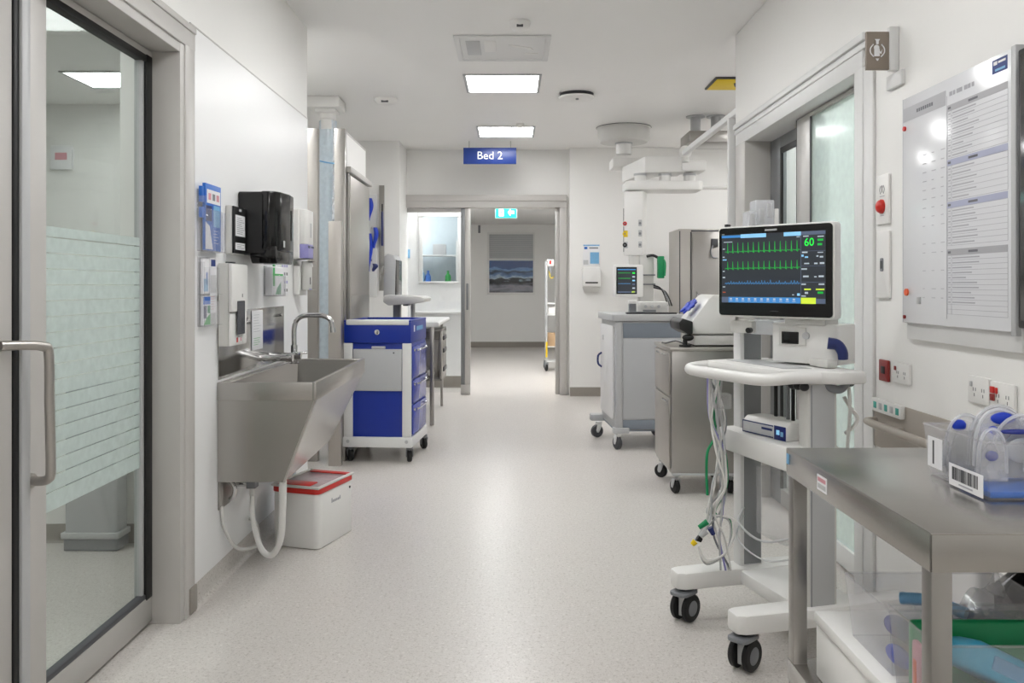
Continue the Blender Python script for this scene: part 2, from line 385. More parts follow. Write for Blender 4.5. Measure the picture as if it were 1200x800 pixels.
# skirtings
def cove(name, pts, m, h=0.085, d=0.03):
    """coved strip along a wall: pts = (x0,y0),(x1,y1), room side normal n"""
    (a, b, n) = pts; b_ = MB()
    prof = [(0, 0)] + [(d*(1-math.sin(t))+0.004, h*0.45*(1-math.cos(t))) for t in [PI/2*i/5 for i in range(6)]] + [(0.004, h), (0, h)]
    prof = [(0, 0), (d, 0.0005), (d*.5, .006), (d*.25, .016), (.006, .034), (.004, h), (0, h)]
    vs = []; L = len(prof)
    for (px, py) in (a, b):
        for (q, z) in prof: vs.append((px+n[0]*q, py+n[1]*q, z))
    fs = [(i, (i+1) % L, L+(i+1) % L, L+i) for i in range(L)]+[tuple(range(L)), tuple(range(L, 2*L))]
    return struct(b_.add(vs, fs, m).build(name, smooth=50))
cove('baseboard_left', ((XL, 3.2), (XL, 5.04), (1, 0)), floor_m)
cove('baseboard_back_right', ((0.64, 9.45), (1.80, 9.45), (0, -1)), cove_m, .10, .01)
cove('baseboard_right', ((XR, -2.9), (XR, 3.2), (-1, 0)), floor_m)
cove('baseboard_right_pier', ((XR, 4.99), (XR, 5.19), (-1, 0)), floor_m)
cove('baseboard_store', ((-2.2, 10.25), (-0.56, 10.25), (0, -1)), cove_m, .14, .01)
cove('baseboard_hall_end', ((-2.2, 17.0), (1.5, 17.0), (0, -1)), cove_m, .11, .01)
cove('baseboard_pilaster', ((-2.0, 9.0), (-1.185, 9.0), (0, -1)), cove_m, .10, .01)
cove('baseboard_left_room', ((-4.3, 4.06), (XL-WT, 4.06), (0, -1)), cove_m, .09, .012)

# ------------------------------------------------------------------ left glass door (sliding leaf + lined frame)
fr = struct(MB().box(XL-WT-.005, XL+.012, 3.082, 3.205, 0, 2.18, casing_m, .003)
     .box(XL-WT-.004, XL+.010, 1.0, 3.198, 2.066, 2.176, casing_m, .003)
     .box(XL-.004, XL+.018, 3.118, 3.21, 0, 2.135, casing_m, .003).box(XL-.004, XL+.0185, 1.0, 3.2125, 2.10, 2.164, casing_m, .004)
     .box(XL-.02, XL+.022, 1.0, 3.218, 2.165, 2.19, casing_m, .004).build('trim_4'))
struct(MB().box(XL+.004, XL+.026, 3.15, 3.215, 0.004, 0.10, cove_m, .004).build('trim_5'))
XD = -1.30
d1 = struct(MB().box(XD-.045, XD, 2.245, 2.385, 0.012, 2.064, casing_m, .004).box(XD-.045, XD, 2.385, 3.085, 0.012, 0.108, alu_m, .004)
      .box(XD-.045, XD, 2.385, 3.085, 2.04, 2.064, casing_m, .002).box(XD-.001, XD+.012, 2.245, 2.285, 0.012, 2.06, lgrey_m, .004).build('door_1'))
MB().box(XD-.026, XD-.018, 2.380, 3.05, 0.10, 2.045, glass_m).build('glass', d1)
MB().box(XD-.034, XD+.001, 3.032, 3.084, 0.10, 2.045, black_m, .003).box(XD-.034, XD+.001, 2.384, 3.06, 2.018, 2.042, black_m, .003)\
    .box(XD-.030, XD-.002, 2.384, 3.06, 0.106, 0.124, dgrey_m, .003).box(XD-.036, XD-.008, 3.016, 3.034, 0.12, 2.03, lgrey_m, .002)\
    .box(XD-.04, XD+.004, 2.222, 2.246, 0.012, 2.06, black_m, .003).build('gasket', d1)
fm = MB(); z = 0.578
fm.box(XD-.0175, XD-.0165, 2.386, 3.018, z, z+.052, frost_m); z += .056
while z < 1.375:
    fm.box(XD-.0175, XD-.0165, 2.386, 3.018, z, min(z+.0415, 1.39), frost_m); z += .0455
fm.build('frosted_film', d1, label='frosted privacy film cut into stripes')
hx = -1.23
MB().tube([(XD+.002, 2.165, 1.068), (-1.262, 2.215, 1.066), (-1.238, 2.252, 1.060), (hx, 2.266, 1.040), (hx-.001, 2.272, 0.9), (hx, 2.276, .735), (-1.238, 2.280, .706), (-1.262, 2.287, .697), (XD+.002, 2.302, .695)], .0125, steelp_m, 14, smooth=8)\
    .cyl((XD+.001, 2.303, .695), (XD+.006, 2.302, .695), .02, steelp_m).build('handle', d1, label='brushed steel pull handle')
struct(MB().box(XD-.045, XD, 1.22, 2.22, 0.012, 2.064, casing_m, .004).build('door_2'))

# ------------------------------------------------------------------ right sliding door in the right wall
struct(MB().box(XR-.016, XR+WT+.004, 3.275, 3.355, 0, 2.06, white2_m, .003).box(XR-.016, XR+WT+.004, 3.275, 5.12, 2.055, 2.17, white2_m, .003)
     .box(XR-.03, XR, 3.24, 5.14, 2.155, 2.185, white2_m, .004).box(XR-.022, XR, 3.24, 5.14, 2.125, 2.15, white2_m, .003)
     .box(XR-.018, XR+WT, 4.925, 5.12, 0, 2.06, casing_m, .004).box(XR-.012, XR, 3.19, 3.28, 0, 2.06, white2_m, .003).build('trim_6'))
XG = 1.425
d3 = struct(MB().box(XG, XG+.035, 4.085, 4.27, 0.01, 2.05, alu_m, .003).box(XG, XG+.035, 3.36, 4.085, 0.01, 0.10, white2_m, .003)
     .box(XG, XG+.035, 3.36, 4.085, 2.03, 2.05, alu_m, .003).build('door_3'))
MB().box(XG+.012, XG+.020, 3.36, 4.09, 0.09, 2.04, frost2_m).build('glass', d3)
MB().box(XG+.004, XG+.03, 4.272, 4.29, 0.01, 2.05, black_m).box(XG-.001, XG+.004, 4.072, 4.084, 0.1, 2.03, dgrey_m).build('gasket', d3)
XG2 = 1.49
d4 = struct(MB().box(XG2, XG2+.035, 4.735, 4.92, 0.01, 2.05, dalu_m, .003).box(XG2, XG2+.035, 4.15, 4.735, 1.985, 2.05, dalu_m, .003)
     .box(XG2, XG2+.035, 4.15, 4.735, 0.01, 0.10, alu_m, .003).box(XG2, XG2+.035, 4.10, 4.2, 0.1, 1.985, alu_m, .003).build('door_4'))
MB().box(XG2+.012, XG2+.02, 4.15, 4.74, 0.09, 1.99, glass_m).build('glass', d4)
MB().box(XG2-.002, XG2+.01, 4.715, 4.738, 0.1, 1.985, black_m).box(XG2-.002, XG2+.01, 4.2, 4.735, 1.955, 1.986, black_m).build('gasket', d4)

# ------------------------------------------------------------------ back doorway: lined frame and glass sliding leaf
struct(MB().box(-1.19, 0.614, 9.555, 9.76, 2.10, 2.235, casing_m, .004).box(0.535, 0.614, 9.555, 9.76, 0, 2.10, casing_m, .004)
     .box(0.49, 0.535, 9.62, 9.70, 0, 2.10, alu_m, .003).box(-1.19, 0.614, 9.54, 9.56, 2.17, 2.24, casing_m, .004).build('trim_7'))
d5 = struct(MB().box(-0.575, -0.53, 9.60, 9.66, 0.012, 2.095, dalu_m, .004).box(-0.53, -0.468, 9.585, 9.665, 0.012, 2.095, alu_m, .004)
     .box(-1.185, -0.575, 9.615, 9.645, 2.05, 2.095, alu_m, .003).build('door_5'))
MB().box(-1.185, -0.57, 9.626, 9.634, 0.02, 2.06, cglass_m).build('glass', d5)
MB().box(-0.575, -0.468, 9.575, 9.60, 0.0, 0.11, alu_m, .004).build('floor_guide', d5)
MB().box(-0.515, -0.488, 9.578, 9.586, 0.95, 1.25, dalu_m, .008).build('handle', d5)

# ------------------------------------------------------------------ stainless columns, sliding door and cladding on the left
struct(MB().box(-1.445, -1.35, 5.93, 5.988, 0.0, 2.315, steel_m, .003).build('trim_8'))
struct(MB().box(-1.235, -1.16, 5.93, 5.988, 0.0, 2.315, steel_m, .003).build('trim_9'))
struct(MB().box(-1.245, -1.158, 5.78, 5.84, 0.0, 1.66, steelp_m, .003).build('trim_10'))
d6 = struct(MB().box(-1.178, -1.150, 6.0, 6.05, 0.02, 2.03, steeld_m, .002).box(-1.176, -1.145, 6.055, 6.845, 0.02, 2.005, steelp_m, .003)
     .box(-1.1455, -1.143, 6.06, 6.84, 0.03, 1.15, steel_m, .001).build('door_6'))
MB().box(-1.178, -1.13, 5.99, 6.9, 2.02, 2.06, casing_m, .004).build('track', d6)
# thin stainless strip on the pilaster
struct(MB().box(-1.40, -1.345, 8.985, 8.999, 1.17, 2.28, steel_m, .002).build('trim_11'))

# ================================================================== CEILING FITTINGS
def ceiling_light(x, y, w, label, group='square recessed ceiling lights', z=2.75):
    t = thing('ceiling_light', label, 'ceiling light', (x, y, z), group)
    a = w/2; e = .022
    MB().box(x-a, x+a, y-a, y-a+e, z-.010, z-.0005, lgrey_m, .002).box(x-a, x+a, y+a-e, y+a, z-.010, z-.0005, lgrey_m, .002)\
        .box(x-a, x-a+e, y-a+e, y+a-e, z-.010, z-.0005, lgrey_m, .002).box(x+a-e, x+a, y-a+e, y+a-e, z-.010, z-.0005, lgrey_m, .002).build('frame', t)
    MB().box(x-a+e, x+a-e, y-a+e, y+a-e, z-.006, z-.001, lamp_m).build('diffuser', t)
    return t
ceiling_light(-.07, 6.44, .57, 'larger lit square ceiling panel, nearer of the two along the corridor')
ceiling_light(-.06, 8.45, .57, 'smaller looking lit square ceiling panel, just before the blue Bed 2 sign')
for y in (-1.6, 0.4, 2.35, 4.08): ceiling_light(-.05, y, .57, 'added lit square ceiling panel, unseen overhead near the viewer', 'added unseen lights over the viewer', z=2.742)  # unseen panels carrying the row on overhead, added for more corridor light
for y in (6.3, 8.2): ceiling_light(2.62, y, .57, 'added unseen light panel in the bay behind the right wall', 'added lights of the right bay')  # hidden panels added to light the right bay
ceiling_light(-2.98, 6.32, .50, 'lit ceiling panel seen through the upper glass of the left door', 'ceiling light of the left room')
for (x, y) in ((-2.7, 3.4), (-2.6, 1.8)): ceiling_light(x, y, .57, 'added light panel over the left room, unseen above the frame', 'added unseen lights of the left room', z=2.742)  # out-of-view panels added to brighten the room behind the left glass
for (x, y) in ((2.2, 2.2), (2.2, 4.4), (3.0, 3.3)): ceiling_light(x, y, .57, 'added unseen light panel over the room behind the right sliding door', 'added lights of the right room', z=2.742)  # unseen panels added so the right door glass looks bright
for x in (-.9, -.25, .4): ceiling_light(x, 9.98, .4, 'added hall light panel, unseen just behind the door lintel', 'added hall lights by the lintel', z=2.45)  # small panels added out of view to brighten the doorway
for (x, y) in ((-.2, 11.2), (.8, 11.2), (-.2, 12.6), (.8, 12.6)): ceiling_light(x, y, .57, 'added hall light panel hidden by the door lintel', 'added hall lights', z=2.45)  # extra panels kept out of sight, added to lift the dark hall
for x in (-1.5,): ceiling_light(x, 10.8, .55, 'added unseen light panel in the small store room behind the window', 'added store room light', z=2.45)  # unseen panel added to brighten the view through the internal window
ceiling_light(-1.72, 5.55, .5, 'added light panel over the left bay, hidden behind the wall end', 'added light of the left bay')  # added out of sight to brighten the sleeve and steel columns
# air vent / access panel
t = thing('ceiling_vent', 'pale ceiling vent panel with glossy patches in front of the first light', 'vent', (-.06, 5.49, 2.75))
MB().box(-.36, .24, 5.2, 5.235, 2.738, 2.7495, white2_m, .003).box(-.36, .24, 5.74, 5.775, 2.738, 2.7495, white2_m, .003)\
    .box(-.36, -.325, 5.235, 5.74, 2.738, 2.7495, white2_m, .003).box(.205, .24, 5.235, 5.74, 2.738, 2.7495, white2_m, .003).build('frame', t)
MB().box(-.325, .205, 5.235, 5.74, 2.742, 2.748, white2_m, .001).build('panel', t)
MB().box(-.29, -.20, 5.30, 5.62, 2.7395, 2.7425, lgrey_m, .001).box(-.175, -.10, 5.30, 5.55, 2.7395, 2.7425, white_m, .001)\
    .prism([(-.02, 5.38), (.12, 5.45), (.14, 5.5), (.0, 5.42)], 'z', 2.7395, 2.7425, white_m)\
    .box(.08, .17, 5.58, 5.60, 2.7395, 2.7425, white_m, .001).build('louvre', t)
def disc(name, label, cat, x, y, r, h, m=white_m, slot=True, z=2.75):
    t = thing(name, label, cat, (x, y, z))
    MB(Matrix.Translation((x, y, z-.0005))).lathe([(r*.2, 0), (r, 0), (r, -h*.3), (r*.82, -h*.8), (r*.5, -h), (.001, -h)], m, 32).build('cover', t, smooth=40)
    if slot: MB().box(x-r*.30, x+r*.30, y-r*.86, y-r*.70, z-h*.95, z-h*.62, dgrey_m, .002).build('sensor_window', t)
    return t
disc('smoke_detector', 'small white smoke detector at the top centre of the ceiling', 'smoke detector', .045, 4.92, .062, .045, z=2.742)
disc('smoke_detector', 'white smoke detector on the ceiling at left, before the pilaster', 'smoke detector', -1.03, 6.98, .095, .045)
disc('smoke_detector', 'tiny white detector between the second light and the Bed 2 sign', 'smoke detector', .075, 8.05, .04, .035, slot=False)
t = thing('ceiling_diffuser', 'round white air diffuser on the ceiling right of the lights', 'air diffuser', (.515, 6.8, 2.75))
MB(Matrix.Translation((.515, 6.8, 2.7495))).lathe([(.02, 0), (.135, 0), (.135, -.012), (.115, -.016), (.02, -.016)], dgrey_m, 40).build('collar', t)
MB(Matrix.Translation((.515, 6.8, 2.7495))).lathe([(.02, -.016), (.145, -.026), (.135, -.038), (.06, -.05), (.001, -.052)], white_m, 40).build('disc', t)
MB().cyl((.515, 6.74, 2.702), (.515, 6.74, 2.69), .012, grey_m).build('knob', t)
# Bed 2 sign
t = thing('hanging_sign', 'blue hanging sign with white lettering Bed 2', 'sign', (-.235, 9.0, 2.516))
x0, x1 = (543-600)*.009, (605-600)*.009; z0, z1 = 1.22+.143*9, 1.22+.162*9
MB().box(x0, x1, 9.0, 9.03, z0, z1, signb_m, .003).build('sign_board', t)
MB().text('Bed 2', .118, paper_m, frame(((x0+x1)/2, 8.9985, (z0+z1)/2), (1, 0, 0))).build('lettering', t, label='white letters Bed 2')
for x in (x0+.06, x1-.06): MB().cyl((x, 9.015, z1), (x, 9.015, 2.7495), .004, alu_m, 8).build('hanger', t)
# exit sign
t = thing('exit_sign', 'green lit exit sign with running man and arrow under the lintel', 'exit sign', (-.08, 10.05, 2.015))
Y = 10.05; x0, x1 = (581-600)*Y/1000, (605-600)*Y/1000; z0, z1 = EYE+(335-255)*Y/1000, EYE+(335-242.6)*Y/1000
MB().box(x0-.012, x1+.012, Y, Y+.05, z0-.012, z1+.01, lgrey_m, .004).build('housing', t)
MB().box(x0, x1, Y-.003, Y, z0, z1, exit_m).build('panel', t)
P = frame(((x0+x1)/2, Y-.0045, (z0+z1)/2), (1, 0, 0))
MB(P).box(-.083, -.028, -.045, .045, 0, .001, exitw_m)\
     .prism([(.02, .0), (.052, .045), (.052, .018), (.095, .018), (.095, -.018), (.052, -.018), (.052, -.045)], 'z', 0, .001, exitw_m).build('pictogram', t)
MB(P).ell((-.05, .026, .0015), (.008, .008, .001), exit_m).box(-.060, -.046, -.008, .016, .001, .002, exit_m)\
     .prism([(-.058, -.006), (-.050, -.006), (-.066, -.036), (-.074, -.034)], 'z', .001, .002, exit_m)\
     .prism([(-.052, -.006), (-.045, -.006), (-.034, -.024), (-.042, -.034), (-.046, -.03), (-.042, -.023)], 'z', .001, .002, exit_m).build('running_man', t)
MB().box(x0+.04, x0+.05, Y+.02, Y+.03, z1+.01, 2.4495, lgrey_m).box(x1-.05, x1-.04, Y+.02, Y+.03, z1+.01, 2.4495, lgrey_m).build('hanger', t)
# yellow ceiling panel
t = thing('ceiling_sign', 'yellow ceiling plate in a dark frame at the right', 'sign', (1.72, 6.4, 2.75))
MB().box(1.49, 1.96, 6.24, 6.60, 2.735, 2.7495, dgrey_m, .003).build('frame', t)
MB().box(1.505, 1.945, 6.255, 6.585, 2.731, 2.736, yellow_m, .001).build('plate', t)
MB().tube([(1.66, 6.36, 2.7305), (1.70, 6.46, 2.7305), (1.80, 6.46, 2.7305), (1.84, 6.36, 2.7305)], .008, dgrey_m, 6, smooth=4).build('mark', t)
# ================================================================== LEFT WALL FITTINGS  (local frame: x along +Y, y up, z out of the wall)
W0 = XL+0.0036
def lwf(y, z): return frame((W0, y, z), (0, 1, 0))
def lines(mb, x0, x1, y0, y1, n, m, z, h=.0016, ragged=True):
    for i in range(n):
        y = y1-(i+.5)*(y1-y0)/n
        mb.box(x0, x0+(x1-x0)*(random.uniform(.55, 1) if ragged else 1), y-h/2, y+h/2, z, z+.0004, m)
    return mb
# clear holder with blue brochures
Y, z = LW(229, 294); t = thing('brochure_holder', 'clear wall holder with blue brochure, upper one beside the left door frame', 'leaflet holder', (W0, Y+.11, z))
P = lwf(Y, z); H = .265; Wd = .225
MB(P).box(0, Wd, 0, H*.9, .001, .004, clearp_m, .001).box(0, Wd*.85, 0, H*.62, .036, .038, clearp_m, .0008).box(0, .003, 0, H*.8, .004, .036, clearp_m)\
    .box(Wd-.004, Wd-.001, 0, H*.62, .004, .036, clearp_m).box(0, Wd, 0, .004, .004, .036, clearp_m).build('holder', t)
b = MB(P).box(.03, .205, .006, H, .012, .024, prb_m, .001).build('brochure', t, label='blue printed brochure')
q = MB(P).box(.045, .195, H-.075, H-.022, .0242, .0248, paper_m).box(.035, .10, .12, .18, .0242, .0246, navy_m).box(.12, .19, .10, .185, .0242, .0246, sky_m)\
    .prism([(.03, .01), (.11, .01), (.075, .10), (.03, .115)], 'z', .0242, .0247, paper_m).box(.004, .028, .13, .17, .008, .02, prb_m).box(.004, .028, .19, .25, .008, .02, prb_m)
for k, c_ in enumerate((pink_m, grey_m, pink_m)): q.box(.06+.045*k, .09+.045*k, H-.062, H-.036, .0249, .0252, c_)
lines(q, .12, .185, .03, .09, 5, paper_m, .0247); q.build('print', b)
# lower leaflet rack
Y, z = LW(229.5, 383); t = thing('brochure_holder', 'clear two tier leaflet rack below the blue brochure holder', 'leaflet holder', (W0, Y+.11, z))
P = lwf(Y, z)
MB(P).box(0, .20, 0, .27, .001, .004, clearp_m, .001).box(0, .17, .0, .10, .028, .030, clearp_m).box(0, .17, .125, .23, .028, .030, clearp_m)\
    .box(0, .003, 0, .25, .004, .030, clearp_m).box(0, .2, 0, .003, .004, .03, clearp_m).box(0, .2, .122, .125, .004, .03, clearp_m).build('rack', t)
q = MB(P).box(.02, .105, .005, .118, .008, .016, paper_m).box(.025, .10, .085, .115, .0161, .0166, prb_m).box(.028, .06, .03, .08, .0161, .0166, navy_m)\
    .prism([(.03, .006), (.1, .006), (.1, .05), (.055, .03)], 'z', .0166, .017, pgreen_m).box(.07, .10, .05, .08, .0161, .0166, green_m)
q.build('leaflet', t, label='leaflet printed blue and green')
q = MB(P).box(.02, .09, .128, .262, .008, .016, paper_m).box(.03, .075, .135, .185, .0161, .0166, sky_m).box(.055, .07, .16, .21, .0161, .0166, prb_m)
q.build('leaflet', t, label='white leaflet with pale blue print')
q = MB(P).box(.11, .185, .05, .268, .006, .012, paper_m).box(.12, .17, .235, .262, .0121, .0126, signb_m).box(.115, .18, .13, .20, .0121, .0126, lgrey_m)
lines(q, .12, .18, .06, .12, 6, pink_m, .0121); q.build('leaflet', t, label='white leaflet with dark blue head')
# black framed sign
Y, z = LW(263, 297.5); t = thing('framed_notice', 'black framed notice on a white block beside the black towel dispenser', 'notice', (W0, Y+.08, z))
P = lwf(Y, z)
MB(P).box(0, .163, 0, .205, .0005, .028, offw_m, .003).build('back_block', t)
MB(P).box(.0, .163, .004, .203, .0285, .036, matte_m, .002).build('frame', t)
q = MB(P).box(.02, .148, .078, .168, .0362, .0366, paper_m).box(.02, .148, .02, .05, .0362, .0366, paper_m).box(.07, .10, .185, .195, .0362, .0366, lgrey_m)
lines(q, .04, .14, .085, .16, 9, dink_m, .0367); lines(q, .04, .14, .024, .046, 3, dink_m, .0367); q.build('notice_sheet', t)
# black paper towel dispenser
Y, z = LW(278, 301); t = thing('towel_dispenser', 'large glossy black paper towel dispenser on the left wall', 'towel dispenser', (W0, Y+.16, z))
P = lwf(Y, z); H = LW(278, 224)[1]-z
MB(P).rbox(0, .315, .012, H, .0005, .115, matte_m, .012, 'z', .004).build('back_case', t)
pro = [(0, .10), (0, .135), (.012, .16), (.05, .178), (.16, .188), (.26, .178), (.303, .16), (.315, .135), (.315, .10)]
MB(P).prism([(a, b_) for a, b_ in pro], 'y', .03, H+.002, gloss_m, .006, M=Matrix.Identity(4)).build('front_cover', t)
MB(P).prism([(.03, -.028), (.285, -.028), (.312, .0), (.312, .05), (.003, .05), (.003, .0)], 'z', .05, .165, gloss_m, .006).build('towel_outlet', t)
MB(P).box(.18, .20, .08, H-.07, .186, .1885, black_m, .001).build('sight_window', t, label='narrow dark sight strip')
MB(P).box(.06, .09, .045, .075, .182, .184, lgrey_m, .001).build('badge', t)
# white hand rub dispenser with violet liquid
Y, z = LW(339.5, 303); t = thing('soap_dispenser', 'white hand rub dispenser with violet liquid, right of the black towel dispenser', 'soap dispenser', (W0, Y+.12, z))
P = lwf(Y, z); H = .275
MB(P).rbox(0, .235, .0, H, .0005, .045, white_m, .012, 'z', .004).build('back_plate', t)
MB(P).prism([(.02, .045), (.028, .07), (.06, .084), (.175, .084), (.207, .07), (.215, .045)], 'y', .082, H-.004, white_m, .004).build('cover', t)
MB(P).prism([(.02, .045), (.028, .07), (.06, .084), (.175, .084), (.207, .07), (.215, .045)], 'y', .004, .081, violet_m, .003).build('liquid_reservoir', t, label='violet liquid window')
MB(P).box(.05, .10, .06, .075, .0845, .085, navy_m).box(.12, .19, .062, .073, .0845, .085, navy_m).box(.10, .13, .12, .2, .0845, .0850, lgrey_m).build('print', t)
# small white dispenser below it
Y, z = LW(342.5, 346); t = thing('soap_dispenser', 'small white pump dispenser below the violet hand rub dispenser', 'soap dispenser', (W0, Y+.08, z))
P = lwf(Y, z)
MB(P).rbox(0, .17, .0, .165, .0005, .035, white_m, .01, 'z', .004).build('back_plate', t)
MB(P).rbox(.03, .15, .03, .19, .036, .075, offw_m, .02, 'y', .004).build('bottle_cover', t)
MB(P).box(.075, .095, .06, .10, .0752, .0765, dgrey_m, .001).box(.06, .12, .03, .036, .0752, .0758, violet_m).build('sight_window', t)
MB(P).tube([(.15, .19, .055), (.175, .185, .06), (.18, .16, .065)], .005, white_m, 8, smooth=4).build('lever', t)
# green gloves / wipes packets in clear holder
Y, z = LW(307.5, 347); t = thing('packet_holder', 'clear wall holder with green and white packet and notices under the black towel dispenser', 'leaflet holder', (W0, Y+.2, z))
P = lwf(Y, z)
MB(P).box(0, .235, 0, .15, .001, .004, clearp_m, .001).box(0, .235, 0, .10, .046, .048, clearp_m, .001).box(0, .003, 0, .14, .004, .046, clearp_m)\
    .box(.232, .235, 0, .12, .004, .046, clearp_m).box(0, .235, 0, .003, .004, .046, clearp_m).build('holder', t)
q = MB(P).box(.01, .215, .005, .145, .006, .043, paper_m, .006).prism([(.06, .008), (.16, .008), (.16, .07), (.09, .04)], 'z', .0431, .0436, green_m)\
    .box(.015, .05, .05, .14, .0431, .0436, pgreen_m, 0).box(.012, .20, .1, .11, .0431, .0434, pgreen_m)
q.build('packet', t, label='white packet printed with green')
q = MB(P).box(.16, .30, .11, .21, .001, .006, pgreen_m, .001).box(.19, .29, .13, .19, .0061, .0065, paper_m)
q.build('card', t, label='green printed card')
q = MB(P).box(.30, .455, .0, .195, .001, .005, paper_m, .001)
for i in range(3):
    for j in range(4):
        q.box(.32+.042*i, .345+.042*i, .02+.043*j, .035+.043*j, .0051, .0056, violet_m if j % 2 else dink_m)
q.build('notice_sheet', t, label='white instruction sheet with small violet pictures')
# tall white antiseptic dispenser
Y, z = LW(253, 406); t = thing('antiseptic_dispenser', 'tall white dispenser with dark sight window above the sink end', 'soap dispenser', (W0, Y+.11, z))
P = lwf(Y, z) @ Matrix.Translation((0, 0, .0045)); H = LW(253, 308)[1]-z; Wd = .205
MB(P).rbox(0, Wd, 0, H, .0005, .042, offw_m, .006, 'z', .003).build('back_case', t)
MB(P).rbox(0, Wd, .14, H-.002, .043, .058, white_m, .006, 'z', .003).build('front_cover', t)
MB(P).rbox(0, Wd, 0, .138, .043, .050, white_m, .006, 'z', .003).rbox(.16, Wd, .0, .15, .043, .054, white_m, .006, 'z', .003).build('lower_cover', t)
MB(P).rbox(.065, .16, .045, .185, .0585, .061, tankm_m, .004, 'z').rbox(.07, .155, .05, .18, .0582, .0586, grey_m, .003, 'z').build('sight_window', t, label='smoky violet grey sight window')
MB(P).box(.08, .10, .012, .032, .0502, .0508, red_m).box(.13, .145, .015, .03, .0502, .0508, pink_m).box(.13, .137, .20, .215, .0582, .059, dgrey_m).build('print', t)
MB(P).box(.03, .07, H, H+.006, .02, .05, dgrey_m, .002).build('lock', t)

# ------------------------------------------------------------------ stainless splash back and notice
Y0, Y1 = 3.50, 4.50
t = thing('splashback', 'polished stainless splashback on the left wall behind the sink', 'splashback', (W0, 4.0, .83))
MB().box(W0, W0+.004, Y0, Y1, .835, 1.115, mirror_m, .001).build('panel', t)
for y in (3.87, 4.44):
    MB().cyl((W0+.004, y, 1.07), (W0+.010, y, 1.07), .008, chrome_m, 12).build('screw', t)
Y, z = LW(292.5, 411); t = thing('notice_sheet', 'white printed notice standing on the steel splashback by the taps', 'notice', (W0+.006, Y+.07, z))
P = frame((W0+.0055, Y, z), (0, 1, 0)); q = MB(P).box(0, .165, 0, .185, 0, .004, paper_m, .001); lines(q, .02, .145, .08, .17, 7, ink_m, .0041); lines(q, .02, .14, .02, .06, 4, pgreen_m, .0041); q.build('sheet', t)

# ------------------------------------------------------------------ scrub sink
SX0, SX1, SY0, SY1, SZ = W0, -.80, 3.487, 4.640, .826
t = thing('scrub_sink', 'long stainless scrub sink trough hung on the left wall', 'sink', (-1.0, 4.06, .418))
# rim band, four mitred sides, plus flat ledge
r = MB()
r.box(SX0, SX1, SY0, SY0+.018, SZ-.074, SZ, steelh_m, .003).box(SX0, SX1, SY1-.018, SY1, SZ-.074, SZ, steelh_m, .003)
r.box(SX1-.018, SX1+.0005, SY0-.0005, SY1+.0005, SZ-.0745, SZ+.0005, steelh_m, .003).box(SX0+.0005, SX0+.05, SY0+.016, SY1-.016, SZ-.02, SZ-.0005, steelh_m, .002)
r.build('rim', t)
# outer hull
zt, zb = SZ-.070, .418; fx = -.932
v = [(SX0+.001, SY0+.004, zt), (SX1-.004, SY0+.004, zt), (SX1-.004, SY1-.004, zt), (SX0+.001, SY1-.004, zt),
     (SX0+.001, SY0+.004, zb), (fx, SY0+.004, zb), (fx, 4.37, zb+.012), (SX0+.001, 4.37, zb+.012)]
MB().add(v, [(0, 1, 5, 4), (1, 2, 6, 5), (2, 3, 7, 6), (4, 5, 6, 7), (0, 4, 7, 3)], steelh_m).build('hull', t, smooth=10)
MB().tube([(SX1-.004, SY0+.003, zt), (fx, SY0+.003, zb)], .005, steelp_m, 8).build('seam', t, label='sink edge seam, made paler for the light on it')  # paler steel stands in for light catching the trough edge
# inner basin
a = .03; zi = .62
v = [(SX0+.05, SY0+a, SZ-.004), (SX1-.015, SY0+.015, SZ-.004), (SX1-.015, SY1-.015, SZ-.004), (SX0+.05, SY1-a, SZ-.004),
     (SX0+.08, SY0+.10, zi), (SX1-.12, SY0+.10, zi), (SX1-.12, SY1-.18, zi-.02), (SX0+.08, SY1-.18, zi-.02)]
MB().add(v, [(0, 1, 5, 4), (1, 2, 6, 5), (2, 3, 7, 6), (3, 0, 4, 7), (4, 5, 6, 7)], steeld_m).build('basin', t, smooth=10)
MB().cyl((-1.02, 4.0, zi-.012), (-1.02, 4.0, zi-.004), .03, chrome_m, 20).build('plug_hole', t)
# faucet
t = thing('gooseneck_tap', 'chrome gooseneck tap with lever handles over the sink', 'tap', (-1.13, 4.30, .826))
by = 4.33; bx = -1.105
MB().cyl((bx, by, SZ+.001), (bx, by, SZ+.008), .024, chrome_m, 20).cyl((bx, by, SZ+.008), (bx, by, SZ+.095), .017, chrome_m, 16).build('body', t)
MB().tube([(bx, by, SZ+.09), (bx, by, 1.0), (bx+.012, by, 1.045), (bx+.045, by, 1.068), (bx+.10, by, 1.072), (bx+.15, by, 1.068), (bx+.185, by, 1.045), (bx+.195, by, 1.005)], .0125, chrome_m, 14, smooth=6)\
    .cyl((bx+.195, by, 1.008), (bx+.197, by, .985), .0145, chrome_m, 14).build('spout', t)
b = MB().tube([(bx, by, SZ+.05), (bx, by-.14, SZ+.05), (bx-.0, by-.30, SZ+.05)], .010, chrome_m, 10)
for dy in (-.10, -.26): b.cyl((W0+.0042, by+dy, SZ+.05), (bx+.03, by+dy, SZ+.05), .015, chrome_m, 14)
b.build('mixer_bar', t)
for dy in (-.10, -.26): MB().cyl((bx+.028, by+dy, SZ+.05), (bx+.06, by+dy, SZ+.05), .019, chrome_m, 14).tube([(bx+.05, by+dy, SZ+.055), (bx+.055, by+dy-.03, SZ+.06), (bx+.06, by+dy-.09, SZ+.062)], .007, chrome_m, 8).build('lever', t)
MB().tube([(bx, by+.01, SZ+.05), (bx+.06, by+.03, SZ+.055)], .007, chrome_m, 8).build('lever', t)
